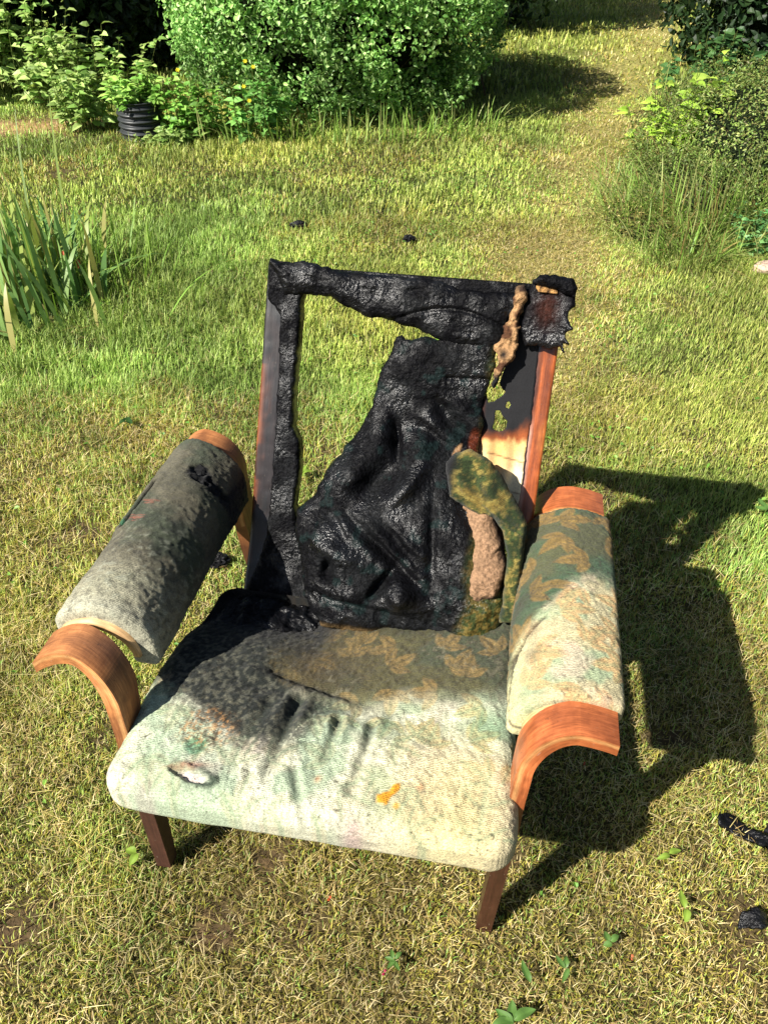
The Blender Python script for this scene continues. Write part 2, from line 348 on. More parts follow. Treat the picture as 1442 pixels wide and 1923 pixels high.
V, Q, T, C = leafm(P, rdir(n, .1, .4), rdir(n, 2.2, .5), rng.uniform(.010, .024, n), rng.uniform(.007, .014, n), C)
tag(mk('clover', V, [Q, T], LEAF, None, C, smooth=False), 'small round clover and weed leaves mixed into the lawn', 'ground cover', kind='stuff')

# ================================================================ ARMCHAIR
CH = empty('armchair', (-.13, .717, 0), R(-10), 'fire-damaged armchair with burnt-through black backrest standing on the lawn', 'armchair')
a_ = R(26.8); BO = np.array([.041, .585, .5]); BT = np.array([0, math.sin(a_), math.cos(a_)]); BN = np.array([0, -math.cos(a_), math.sin(a_)])
def bmap(s, t, n): return BO+np.stack([s, t*BT[1]+n*BN[1], t*BT[2]+n*BN[2]], -1)
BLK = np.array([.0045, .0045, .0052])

# ---- leaf sprig pattern used on the tapestry
def sprigs(u, v, seed=1, n=144, box=(-.4, .55, -.1, .75)):
    r = np.random.default_rng(seed); A = np.zeros(np.shape(u)); Vn = np.zeros(np.shape(u))
    for i in range(n):
        cx, cy = box[0]+(i % 12+.5+r.uniform(-.4, .4))*(box[1]-box[0])/12, box[2]+(i//12+.5+r.uniform(-.4, .4))*(box[3]-box[2])/12; a0 = r.uniform(0, 6.28)
        for j, (da, L) in enumerate(((-.8, .052), (.1, .066), (1.05, .050))):
            a = a0+da; c, s = math.cos(a), math.sin(a); du, dv = u-cx, v-cy
            p = (du*c+dv*s)/L; q = (-du*s+dv*c)/L
            wv_ = .25*np.sin(np.clip(p, 0, 1)**.8*math.pi)
            m = ss(.0, .06, wv_-np.abs(q)+.06*(vn(u, v, 0, seed)-.5))*((p > 0) & (p < 1)); A = np.maximum(A, m)
            Vn = np.maximum(Vn, m*(np.exp(-(q/.05)**2)+.6*np.exp(-((np.mod(p*5+np.abs(q)*3, 1)-.5)/.12)**2)))
    return A, np.clip(Vn, 0, 1)

# ---- seat cushion
P, Fq = rbox((-.335, -.055, .325), (.338, .46, .425), .038, .0027)
x, y, z = P.T.copy()
top = ss(.36, .42, z)
def zoff(x, y):
    d = -.040*gau(x, y, -.03, .30, .20, .13)-.05*ss(.28, .42, y)*ss(.02, -.12, x)-.018*ss(.25, .46, y)+.012*gau(x, y, -.20, .10, .16, .13)-.016*gau(x, y, .0, .18, .3, .05, -4)
    d += .012*gau(x, y, -.235, .205, .07, .06)-.016*gau(x, y, -.27, .32, .07, .1)
    for (ax, ay, bx, by, dp, wd) in ((-.055, .17, -.066, .01, .011, .010), (.024, .14, .020, .05, .008, .008), (.085, .14, .075, .0, .008, .008), (-.025, .02, .018, -.05, .006, .007), (-.10, .15, -.12, .06, .005, .01), (.14, .12, .13, .04, .003, .01), (-.09, .0, -.10, -.05, .003, .008)):
        dd, t = seg(x, y, ax, ay, bx, by); d = d-dp*np.exp(-(dd/wd)**2)*(1-.55*t)+dp*.45*np.exp(-((dd-wd*2)/wd)**2)*(1-t)
    dd, t = seg(x, y, -.16, .215, .02, .185); d = d+.008*np.exp(-(dd/.016)**2)
    dd, t = seg(x, y, -.12, .235, .06, .195); d = d-.007*np.exp(-(dd/.010)**2)
    d = d+.007*(fbm(x, y, 0, 14, 3, 71)-.5)+.003*(fbm(x, y, 0, 60, 3, 72)-.5)+.0035*(fbm(x, y, 0, 130, 2, 74)-.5)
    h = gau(x, y, -.182, -.018, .040, .012, -8)+.35*(fbm(x, y, 0, 60, 3, 75)-.5)
    d = d-.007*ss(.35, .8, h)+.006*np.exp(-((h-.35)/.14)**2)+.004*np.exp(-((h-.1)/.1)**2)*(fbm(x, y, 0, 90, 2, 76))*gau(x, y, -.18, -.02, .07, .04)
    sc = gau(x, y, -.19, .06, .06, .06); d = d+.005*sc*(fbm(x, y, 0, 150, 2, 73)-.45)
    return d+.0016*(np.random.default_rng(3).random(len(x))-.5)+.0022*(fbm(x, y, 0, 230, 2, 78)-.5)
zz = z+zoff(x, y)*top+.004*(fbm(x, y, z, 25, 3, 5)-.5)
front = ss(.03, -.05, y)
yy = y-.010*front*np.cos(x*4.5)-.003*gau(x, y, .33, -.05, .08, .08)+.006*(fbm(x, z, 0, 12, 2, 8)-.5)*front
# sides slope in slightly towards the back
xx = x+.012*gau(x, y, .34, -.02, .05, .07)-.006*gau(x, y, .34, .2, .05, .1)*0; xx = xx*(1-.10*ss(.1, .46, y)*(x < 0)-.02*ss(.1, .46, y)*(x > 0))+.004*np.sin(y*20)
zz += .010*front*ss(.40, .34, z)*np.cos(x*5)
# colour
n1 = fbm(x, y, z, 9, 4, 81); n2 = fbm(x, y, z, 30, 4, 82); n3 = fbm(x, y, z, 110, 3, 83)
c = np.tile(lin(206, 206, 180), (len(x), 1))
c = mixc(c, lin(140, 170, 138), .6*ss(.46, .62, fbm(x, y, 0, 13, 4, 84)))
c = mixc(c, lin(180, 160, 156), .5*ss(.5, .66, fbm(x, y, 0, 10, 4, 85))+.5*gau(x, y, .10, -.05, .05, .03)+.4*gau(x, y, .20, -.03, .02, .06))
c = mixc(c, lin(214, 198, 136), .7*gau(x, y, .24, .02, .12, .12)+.25*gau(x, y, .28, -.06, .1, .05))
A, Vn_ = sprigs(x, y, 5)
A = A*ss(.25, .5, .5*n2+.5*n3+.12); leafmask = A*(.25+.75*ss(.09, .2, y+.25*x))
rear = ss(.135, .215, y-.10*x+.05*(n2-.5)+.03*(n1-.5)-.06*np.maximum(0, x-.2)*4)
dark = mixc(np.tile(lin(84, 86, 58), (len(x), 1)), lin(58, 74, 58), ss(.45, .6, n1)); dark = mixc(dark, lin(40, 40, 28), .5*ss(.5, .62, n3)); dark = mixc(dark, lin(66, 52, 36), .75*gau(x, y, -.05, .27, .12, .09))
c = mixc(c, lin(198, 174, 118), leafmask*.8*(1-rear)); c = mixc(c, lin(120, 150, 118), Vn_*.5*(1-rear))
dark = mixc(dark, lin(84, 72, 46), .35); dark = mixc(dark, lin(136, 112, 68), A*.8*(1-.8*gau(x, y, -.1, .27, .12, .12))); dark = mixc(dark, lin(70, 66, 44), Vn_*.6)
c = mixc(c, lin(104, 140, 108), .75*np.exp(-((y-.10*x-.14)/.045)**2)*ss(.35, .6, n1)*(x > -.15))
c = c*(1-rear[:, None])+dark*rear[:, None]
sc = np.clip(1.15*gau(x, y, -.175, .165, .115, .075, -25)+.75*gau(x, y, -.09, .11, .10, .08)+.8*gau(x, y, -.235, .26, .12, .12)+.7*gau(x, y, -.22, .36, .2, .09)+.35*gau(x, y, .0, .16, .3, .03), 0, 1)
sc = sc*ss(.15, .6, sc+.8*(n2-.5)+1.0*(n3-.5)); c = mixc(c, mixc(np.tile(lin(34, 38, 34), (len(x), 1)), lin(84, 84, 72), ss(.5, .62, fbm(x, y, z, 150, 3, 94))), np.clip(sc*1.05-.5*ss(.52, .66, fbm(x, y, z, 190, 2, 89))*(sc < .8), 0, 1))
c = mixc(c, BLK*1.4, .95*ss(.27, .41, y+.08*(n2-.5)*2+.06*(n3-.5)+.03*(x < .05))*ss(.0, -.08, x)); c = mixc(c, BLK*1.4, .8*gau(x, y, .0, .40, .16, .035))  # rear left: char, also painted black for the left arm's shadow
for (ax, ay, bx, by, wd, k) in ((-.055, .17, -.066, .01, .010, .8), (.024, .14, .020, .05, .008, .75), (.085, .14, .075, .0, .007, .6), (-.025, .02, .018, -.05, .006, .6), (-.10, .15, -.12, .06, .009, .4), (-.115, .10, -.14, -.01, .012, .3)):
    dd, t = seg(x, y, ax, ay, bx, by); c = mixc(c, lin(58, 66, 54), k*np.exp(-(dd/wd)**2)*(1-.6*t)*ss(.25, .6, n2+.2))  # crease shading painted along the modelled grooves
c = mixc(c, lin(116, 112, 92), .5*ss(.62, .7, n3)*ss(.45, .6, n1))
sp = ss(.80, .86, vn(x*230, y*230, z*230, 86))*ss(.45, .6, fbm(x, y, 0, 20, 2, 88)); c = mixc(c, lin(60, 54, 42), sp*.8)
# crusts, melted hole, orange blob
hol = gau(x, y, -.182, -.018, .040, .012, -8)+.35*(fbm(x, y, 0, 60, 3, 75)-.5); c = mixc(c, lin(40, 54, 42), .95*np.exp(-((hol-.36)/.14)**2)*top*ss(-.21, -.16, x)); c = mixc(c, lin(214, 200, 190), ss(.6, .85, hol)*top); c = mixc(c, lin(150, 60, 40), .7*gau(x, y, -.205, -.006, .04, .006, 10)*ss(.4, .6, n2)*top)
gs = gau(x, y, -.197, .03, .024, .020); c = mixc(c, lin(60, 128, 92), .7*ss(.35, .7, gs+.6*(n3-.5)))
cr = gau(x, y, -.19, .065, .055, .045); n4 = fbm(x, y, z, 210, 3, 96); c = mixc(c, lin(176, 132, 84), .7*ss(.56, .62, n4)*ss(.2, .7, cr)); c = mixc(c, lin(80, 62, 44), .8*ss(.46, .40, n4)*ss(.2, .7, cr))
eg = polysd(x, y, [(.120, .001), (.128, .006), (.138, .010), (.141, .022), (.152, .026), (.155, .018), (.150, .008), (.143, -.002), (.139, -.012), (.123, -.011)]); c = mixc(c, lin(216, 150, 40), ss(-.001, .002, eg+.003*(n3-.5))*top); zz += .0025*ss(0, .004, eg)*top
c = mixc(c, lin(206, 160, 60), .8*top*ss(.4, .8, gau(x, y, .155, -.012, .007)+.4*(n3-.5)))
c = mixc(c, lin(200, 120, 70), .5*(gau(x, y, .185, .025, .006)+gau(x, y, .02, .012, .006)))
# stitched front edge tone
c = mixc(c, lin(186, 184, 120), .5*ss(.36, .335, z)*ss(.0, -.05, y))
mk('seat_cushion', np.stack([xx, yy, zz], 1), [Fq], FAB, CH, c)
P, Fq = rbox((-.29, .0, .285), (.29, .50, .328), .004, .03)
mk('seat_frame', P, [Fq], WOODR, CH, np.tile(lin(70, 42, 26), (len(P), 1)), P[:, [0, 1, 2]])

# ---- arms: bent band profile. w runs from the outer edge inwards over the curve and down
RA = .088; ZT = .562
def armprof(w, n, side, outer, inner):
    """w arclength, n offset outwards (up), returns x,z ; outer/inner are |x| arrays"""
    fl = np.maximum(outer-inner-RA, .005); w1 = fl; w2 = fl+RA*math.pi/2
    th = np.clip((w-w1)/RA, 0, math.pi/2)
    cx, cz = inner+RA, ZT-RA
    # outer part: droops slightly
    xx = np.where(w < w1, cx+(w1-w), cx-(RA+n)*np.sin(th)); dr = (.16 if side > 0 else .42)*np.maximum(w1+.01-w, 0)**2/np.maximum(w1, .01)
    zz = np.where(w < w1, ZT+n-dr, cz+(RA+n)*np.cos(th))
    dn = np.maximum(w-w2, 0); zz = zz-dn
    return side*xx, zz
def armdims(side, y):
    if side > 0: return np.interp(y, [.0, .7], [.482, .474]), np.interp(y, [0, .7], [.334, .326])
    return np.interp(y, [.0, .7], [.494, .420]), np.interp(y, [0, .7], [.328, .300])
def arm(side):
    lift = (lambda y: 0*y) if side > 0 else (lambda y: .002+.050*np.clip(y, 0, 1)/.7)
    varn = side > 0; mat = WOODV if varn else WOODR
    wc = lin(180, 104, 60) if varn else lin(176, 118, 70); wd = lin(124, 66, 38) if varn else lin(98, 58, 34)
    ztot = .062+.138+.472
    def hoop(rear):
        P, Fq = rbox((0, 0, -.026), (ztot, 1, 0), 0, (.006, .25, .0065))
        w_, v_, n_ = P.T
        L = .22; down = np.clip((w_-.20)/(ztot-.20), 0, 1); n_ = n_*(1+.15*ss(.1, .4, down))
        if not rear:
            y0 = .07 if varn else .078; yf = y0-(.03*ss(.05, .21, w_))-.042*down
            wid = .064-.012*ss(0, .2, down)-.024*np.clip((down-.15)/.85, 0, 1)
            y = yf+v_*wid
        else:
            y1 = .685 if varn else .685; yb = y1+.035*down**1.2
            wid = .066-.034*np.clip((down-.15)/.85, 0, 1); y = yb-(1-v_)*wid
        o_, i_ = armdims(side, y); xx, zz = armprof(w_, n_, side, o_, i_); zz = zz+lift(y)*ss(.0, .45, zz)
        # legs: fuller foot ends at the ground
        zz = np.maximum(zz, -.006); xx = xx-side*.026*down
        g = np.stack([w_, v_*.065, n_], 1)
        nn = fbm(w_*2, v_*.3, 0, 12, 3, 90+rear+side)
        c = np.tile(wc, (len(P), 1)); c = mixc(c, wd, .55*ss(.4, .7, nn)); 
        c = mixc(c, wd*.6, .9*ss(.24, .38, w_)); c = mixc(c, lin(62, 36, 26), ss(.33, .46, w_))
        if not varn: c = mixc(c, lin(84, 60, 46), .75*ss(.05, .13, w_)*ss(.25, .17, w_)*ss(.1, .8, v_)); c = mixc(c, lin(178, 128, 82), .5*ss(.13, .17, w_)*ss(.22, .18, w_))
        edge = (v_ < .01) | (v_ > .99)
        c = np.where(edge[:, None], c*1.15, c)
        lam = np.exp(-((n_+.0065)/.0016)**2)*edge*(w_ < .3); c = mixc(c, lin(222, 176, 116), .7*lam)
        if varn: c = mixc(c, lin(60, 30, 18), .8*gau(w_, v_, .10, .45, .004, .06))
        mk('rear_leg' if rear else 'front_leg', np.stack([xx, y, zz], 1), [Fq], mat, CH, c, g, smooth=False)
    hoop(False); hoop(True)
    # board under the padding
    ya, yb = (.10, .64) if varn else (.148, .63)
    P, Fq = rbox((.010, ya, -.019), (.20, yb, -.006), .001, (.01, .02, .004)); o_, i_ = armdims(side, P[:, 1]); xx, zz = armprof(P[:, 0], P[:, 2], side, o_, i_); zz = zz+lift(P[:, 1])
    mk('arm_board', np.stack([xx, P[:, 1], zz], 1), [Fq], WOODR, CH, np.tile(lin(214, 178, 128), (len(P), 1)), P[:, [0, 1, 2]])
    # upholstered pad
    y0, y1 = (.132, .603) if varn else (.160, .632)
    P, Fq = rbox((-.012, y0, -.030), (.228, y1, .014), .0125, (.0028, .0028, .005))
    w_, v_, n_ = P.T.copy()
    n1 = fbm(w_, v_, n_, 14, 4, 101); n2 = fbm(w_, v_, n_, 45, 4, 102); n3 = fbm(w_, v_, n_, 130, 3, 103)
    tp = ss(-.01, .008, n_); n_ = n_+tp*(.008*(fbm(w_, v_, 0, 10, 2, 104)-.5)+.004*(n2-.5)+.004*(n3-.5)+.0025*(fbm(w_, v_, 0, 230, 2, 108)-.5)+.0014*(np.random.default_rng(4).random(len(w_))-.5))
    v2 = v_.copy()
    if varn:
        n_ = n_+tp*.006*np.sin(np.clip((v_-y0)/(y1-y0), 0, 1)*math.pi)
        for k in range(7):
            dd, t = seg(w_, v_, .11+.012*k, .30-.008*k, .20, .235-.018*k+.004*(k % 2)); n_ = n_-tp*.0035*np.exp(-(dd/.004)**2)*(1-.3*t)
        v2 = v_-.018*ss(.05, .2, w_)*0
    else:
        dd, t = seg(w_, v_, .012, .375, .018, .50); n_ = n_-tp*.014*np.exp(-(dd/.006)**2)+tp*.006*np.exp(-((dd-.013)/.008)**2)
        hh = gau(w_, v_, .125, .525, .055, .018, 0)+gau(w_, v_, .085, .545, .016, .02); n_ = n_+tp*ss(.3, .7, hh)*(.022*(ridg(w_, v_, 0, 75, 3, 109)-.62)-.004)
        # front end sags towards the seat side
        v2 = v_-.008*ss(.14, .24, w_)*ss(.3, .19, v_)
    o_, i_ = armdims(side, v2); xx, zz = armprof(w_, n_+(0 if varn else .006*tp), side, o_, i_); zz = zz+lift(v2)
    if varn:
        A, Vn_ = sprigs(w_*1.0-.1, v_, 9)
        c = np.tile(lin(186, 176, 138), (len(P), 1)); c = mixc(c, lin(132, 164, 130), .6*ss(.45, .56, fbm(w_, v_, 0, 15, 4, 105)))
        c = mixc(c, lin(196, 158, 108), .85*A*(w_ < .12)+.65*A*(w_ >= .12)); c = mixc(c, lin(128, 150, 112), Vn_*.5)
        c = mixc(c, lin(206, 178, 160), .5*ss(.52, .65, n1)); c = mixc(c, lin(222, 214, 160), .6*ss(.12, .2, w_)*ss(.36, .25, v_))
        dk = mixc(np.tile(lin(82, 84, 58), (len(P), 1)), lin(66, 88, 64), ss(.4, .6, n1)); dk = mixc(dk, lin(138, 112, 62), A*.9); dk = mixc(dk, lin(70, 62, 40), Vn_*.5)
        b_ = ss(-.02, .035, v_-(.39-1.1*np.maximum(w_-.045, 0)*1.0)+.05*(n2-.5)+.03*(n3-.5)); c = c*(1-b_[:, None])+dk*b_[:, None]
        c = mixc(c, lin(62, 56, 42), .7*gau(w_, v_, .16, .36, .05, .03, -30))
        for k in range(7):
            dd, t = seg(w_, v_, .11+.012*k, .30-.008*k, .20, .235-.018*k+.004*(k % 2)); c = mixc(c, lin(66, 58, 42), .85*np.exp(-(dd/.0035)**2)*ss(.3, .55, n2+.15))
        c = mixc(c, lin(104, 80, 60), .6*gau(w_, v_, .13, .28, .012, .018)+.5*gau(w_, v_, .13, .225, .014, .018))
        sp = ss(.82, .88, vn(w_*220, v_*220, 0, 106)); c = mixc(c, lin(56, 48, 36), sp*.7*ss(.4, .6, n1))
        c = mixc(c, lin(150, 140, 70), .5*ss(.2, .235, w_))
    else:
        c = np.tile(lin(96, 92, 76), (len(P), 1)); c = mixc(c, lin(70, 76, 60), ss(.42, .6, n1))
        fr = ss(.31, .18, v_-.1*w_+.07*(n2-.5)+.06*(n3-.5)); c = mixc(c, lin(176, 172, 146), fr*(.85-.35*ss(.1, .16, w_)))
        c = mixc(c, lin(180, 178, 156), .7*ss(.20, .17, v_))
        c = mixc(c, lin(40, 46, 38), .8*ss(.5, .62, fbm(w_, v_, 0, 18, 3, 107))*gau(w_, v_, .12, .40, .07, .16))
        c = mixc(c, BLK*1.5, np.clip(ss(.35, .65, hh+.8*(n2-.5))+1.0*ss(.13, .16, w_+.03*(n2-.5))*ss(.50, .55, v_)+.45*ss(.14, .19, w_)*ss(.3, .46, v_), 0, 1))
        c = mixc(c, BLK*2, .9*np.exp(-(dd/.006)**2))
        th = gau(w_, v_, .045, .43, .018, .009)+gau(w_, v_, .038, .385, .018, .012); thr = ss(.4, .7, np.sin(v_*1500+6*n2)*.5+.5); c = mixc(c, lin(146, 92, 74), .85*ss(.3, .6, th)*thr)
        c = mixc(c, lin(60, 120, 84), .8*ss(.45, .75, gau(w_, v_, .004, .388, .014, .010)+.5*(n3-.5)))
        c = mixc(c, lin(168, 170, 150), .5*ss(.62, .7, n3)*ss(.5, .2, v_)); c = mixc(c, BLK*4, .45*ss(.4, .33, n3)*ss(.6, .25, v_))
    mk('arm_pad', np.stack([xx, v2, zz], 1), [Fq], FAB, CH, c)
arm(1); arm(-1)

# ---- back frame posts
def post(s0, s1, n0, n1, t0, t1, name, mat, colf, lean0=0., lean1=0., curve=0.):
    P, Fq = rbox((s0, t0, n0), (s1, t1, n1), .0035, (.006, .006, .006)); s, t, n = P.T.copy()
    k = np.clip((t-t0)/(t1-t0), 0, 1); s2 = s+lean0*(1-k)+lean1*k
    n2 = n+curve*ss(0.0, -.3, t)**1.5
    c = colf(s, t, n); V = bmap(s2, t, n2+.0012*(fbm(s, t, n, 60, 2, 7)-.5))
    return mk(name, V, [Fq], mat, CH, c, np.stack([t, s, n], 1))
def cl(s, t, n):
    nn = fbm(s*3, t, n, 14, 3, 120); c = np.tile(lin(46, 40, 42), (len(s), 1)); c = mixc(c, lin(74, 44, 32), ss(.0, .12, t)*ss(.45, .25, t)*ss(.35, .6, nn)*.8)
    c = mixc(c, lin(120, 66, 34), .9*ss(-.283, -.295, s)*(t < .3)); c = mixc(c, BLK*2, np.clip(1.3*ss(.26, .38, t+.3*(nn-.5))+.8*ss(.05, -.05, t+.2*(nn-.5))+.75*ss(.55, .62, nn)+.9*ss(-.278, -.266, s+.03*(nn-.5))+.7*ss(-.12, -.16, t), 0, 1))
    return mixc(c, lin(40, 28, 26), .6*ss(.55, .7, nn))
post(-.298, -.250, -.040, .0, -.36, .505, 'back_post', WOODV, cl, -.012, .010, .04)
def cr_(s, t, n):
    nn = fbm(s*3, t, n, 10, 3, 121); c = np.tile(lin(172, 92, 46), (len(s), 1)); c = mixc(c, lin(204, 124, 62), ss(.5, .7, nn)*.8)
    inn = ss(.2725, .270, s+.003*(nn-.5)+.02*(t > .3)*(t-.3)); c = mixc(c, lin(184, 146, 132), .85*inn*ss(.26, .2, t)); c = mixc(c, lin(60, 26, 16), .6*ss(.55, .7, fbm(s*8, t, n, 7, 2, 122))*ss(.1, .3, t)); c = mixc(c, lin(92, 36, 22), .6*gau(s, t, .281, .07, .007, .1))
    return mixc(c, BLK*2, np.clip(.8*inn*ss(.2, .28, t)+ss(.36, .40, t), 0, 1))
post(.258, .300, -.040, .0, -.36, .50, 'back_post', WOODV, cr_, -.012, .004, .03)
def bl(s, t, n): return np.tile(BLK*1.3, (len(s), 1))
post(-.25, .262, -.034, .004, .455, .497, 'top_rail', CHARW, bl)
post(-.25, .262, -.038, -.012, -.27, -.23, 'lower_rail', CHARW, bl)

def charcol(k=1., seed=0):
    def f(x, y, d):
        n = fbm(x, y, 0, 18, 3, 130+seed); c = np.tile(BLK*k, (len(x), 1)); c = mixc(c, np.array([.011, .0115, .012])*k, ss(.5, .68, n)); return c
    return f
def rough_(x, y, a=.006, sc=22, seed=0): return a*(fbm(x, y, 0, sc, 5, seed)-.5)*2+a*.55*(ridg(x, y, 0, sc*2.3, 3, seed+3)-.6)
# charred batten of cover left along the left post
relief('charred_strip', [(-0.283, 0.512), (-0.262, 0.500), (-0.223, 0.505), (-0.213, 0.446), (-0.219, 0.287), (-0.219, 0.180), (-0.205, 0.150), (-0.200, 0.09), (-0.206, 0.008), (-0.192, -0.06), (-0.15, -0.2), (-0.133, -0.29), (-0.229, -0.30), (-0.325, -0.275), (-0.30, -0.20), (-0.263, -0.057), (-0.257, 0.061), (-0.254, 0.284), (-0.258, 0.40), (-.284, .43)],
       lambda x, y, d: .004+.006*np.minimum(d/.006, 1)**.5+rough_(x, y, .004, 30, 1)+.05*ss(-.1, -.27, y), lambda x, y, d: -.03+.05*ss(-.1, -.27, y), .0028, bmap, CHARW, CH, .003, 70, colf=charcol(1.1, 1))
# burnt cover over the top rail, hanging into the opening
relief('charred_top_cover', [(-0.283, 0.508), (-0.250, 0.499), (-0.212, 0.508), (-0.136, 0.495), (-0.071, 0.491), (-0.024, 0.492), (0.023, 0.492), (0.065, 0.489), (0.098, 0.476), (0.144, 0.475), (0.19, 0.476), (0.236, 0.486), (0.240, 0.44), (.20, .43), (0.196, 0.40), (0.192, 0.370), (0.118, 0.365), (0.065, 0.379), (0.043, 0.390), (0.01, 0.399), (-0.033, 0.406), (-0.05, 0.413), (-0.074, 0.407), (-0.104, 0.423), (-0.132, 0.430), (-0.150, .442), (-0.209, 0.444), (-.25, .44)],
       lambda x, y, d: .010+.016*np.minimum(d/.02, 1)**.5+rough_(x, y, .006, 22, 11)-.007*np.exp(-((y-.418-.02*np.sin(x*18))/.0035)**2)*ss(-.12, .0, x)-.008*gau(x, y, .015, .467, .02, .006, 12), lambda x, y, d: .004-.002*(y > .45), .0028, bmap, CHAR, CH, .0028, 80, colf=charcol(1., 2))
tt = np.linspace(0, 1, 14); px_, py_ = -.075+.028*tt+.004*np.sin(tt*6), .407-.026*tt**1.6; rg = np.linspace(0, 2*math.pi, 5)[:-1]
V = np.concatenate([bmap(px_[k]+.0009*np.cos(rg), py_[k]+0*rg, .016+.0009*np.sin(rg)) for k in range(14)]); I = np.arange(56).reshape(14, 4)
mk('hanging_thread', V, [np.stack([I[:-1].ravel(), np.roll(I, -1, 1)[:-1].ravel(), np.roll(I, -1, 1)[1:].ravel(), I[1:].ravel()], 1)], CHAR, CH, np.tile(BLK, (56, 1)))
# right corner flap with torn fringe
fr_ = [(0.237, 0.498), (0.25, .507), (0.29, .507), (0.312, 0.500), (0.318, .48), (0.322, 0.463), (.312, .452), (0.308, 0.440), (0.322, 0.418), (.312, .414), (.309, .404), (.324, .386), (.308, .39), (0.312, 0.372), (.302, .383), (.285, .377), (0.26, 0.382), (0.237, 0.379), (0.226, 0.41), (0.233, 0.469)]
relief('torn_flap', fr_, lambda x, y, d: .020+.008*np.minimum(d/.01, 1)**.5+rough_(x, y, .004, 30, 21)+.03*gau(x, y, .33, .41, .03, .05), lambda x, y, d: .015+.03*gau(x, y, .33, .41, .03, .05), .0022, bmap, CHAR, CH, .002, 120,
       colf=lambda x, y, d: mixc(np.tile(BLK*1.6, (len(x), 1)), lin(78, 40, 26), .5*gau(x, y, .27, .45, .02, .03)))
relief('torn_flap', [(.234, .497), (.25, .512), (.28, .514), (.312, .508), (.322, .492), (.318, .474), (.30, .480), (.285, .487), (.26, .492)], lambda x, y, d: .038+.01*np.minimum(d/.008, 1)+rough_(x, y, .004, 40, 25), lambda x, y, d: .030+0*x, .0025, bmap, CHARW, CH, .002, 120, colf=charcol(1.2, 4))
relief('scorched_plywood', [(.243, .492), (.252, .496), (.283, .489), (.286, .480), (.25, .481)], lambda x, y, d: .0345+0*x, lambda x, y, d: .018+0*x, .0025, bmap, FOAM, CH, .001, 100, colf=lambda x, y, d: mixc(np.tile(lin(186, 140, 84), (len(x), 1)), lin(60, 40, 24), ss(.45, .65, fbm(x, y, 0, 90, 3, 3))))
# strip of exposed stuffing
relief('exposed_stuffing', [(0.208, 0.486), (0.222, 0.490), (0.229, 0.47), (0.224, 0.44), (.219, .42), (0.225, 0.395), (0.220, 0.350), (.205, .332), (0.196, 0.31), (0.185, 0.292), (0.182, 0.315), (0.188, 0.34), (0.180, 0.375), (0.190, 0.40), (.199, .43)],
       lambda x, y, d: .026+.011*np.minimum(d/.006, 1)**.5+rough_(x, y, .012, 45, 31), lambda x, y, d: .020+0*x, .0022, bmap, FOAM, CH, .005, 70,
       colf=lambda x, y, d: mixc(mixc(np.tile(lin(170, 132, 92), (len(x), 1)), lin(84, 54, 34), ss(.5, .62, fbm(x, y, 0, 45, 3, 2))), BLK*2, np.clip(ss(.33, .312, y)+ss(.47, .485, y)*.7+gau(x, y, .198, .36, .008, .01), 0, 1)))
# lining cloth inside right post
HO = [[(.186, .43), (.203, .376), (.203, .335), (.196, .305), (.203, .292), (.212, .286), (.203, .278), (.190, .268), (.178, .262), (.168, .30), (.160, .40)], [(.194, .249), (.203, .25), (.210, .238), (.221, .228), (.219, .214), (.205, .207), (.190, .212), (.195, .225)], [(.2165, .27), (.223, .262), (.221, .252), (.214, .258)]]
def lcol(x, y, d):
    n = fbm(x*2, y, 0, 22, 4, 140); c = np.tile(lin(226, 212, 176), (len(x), 1)); c = mixc(c, lin(210, 160, 86), .8*ss(.09, .17, y+.05*(n-.5)-.1*(x-.2))); c = mixc(c, lin(206, 150, 80), .55*gau(x, y, .205, .12, .015, .12, -8))
    c = mixc(c, lin(136, 70, 34), ss(.165, .19, y+.06*(n-.5)-.35*np.maximum(x-.225, 0))); c = mixc(c, BLK*2.2, ss(.178, .215, y+.05*(n-.5)-.75*np.maximum(x-.225, 0)+.35*np.maximum(.2-x, 0)*0)); c = mixc(c, lin(70, 34, 22), .75*ss(.178, .165, x))
    dd, t = seg(x, y, .188, .163, .258, .150); dd2, _ = seg(x, y, .232, .088, .262, .085)
    return mixc(c, lin(74, 40, 26), .8*np.exp(-(dd/.0016)**2)+.6*np.exp(-(dd2/.0016)**2))
relief('lining_cloth', [(0.23, 0.46), (0.262, 0.42), (0.266, 0.245), (0.263, 0.169), (0.262, 0.069), (0.262, 0.0), (0.21, 0.0), (0.150, 0.10), (0.120, 0.20), (0.125, 0.25), (0.150, 0.35), (0.165, 0.44)],
       lambda x, y, d: .002+.0035*np.sin((x+.04*y)*170)*ss(.25, .15, y)+.004*(fbm(x, y, 0, 18, 3, 141)-.5), lambda x, y, d: -.002+.0035*np.sin((x+.04*y)*170)*ss(.25, .15, y)+.004*(fbm(x, y, 0, 18, 3, 141)-.5), .0028, bmap, CLOTH, CH, .0018, 90, holes=HO, colf=lcol)
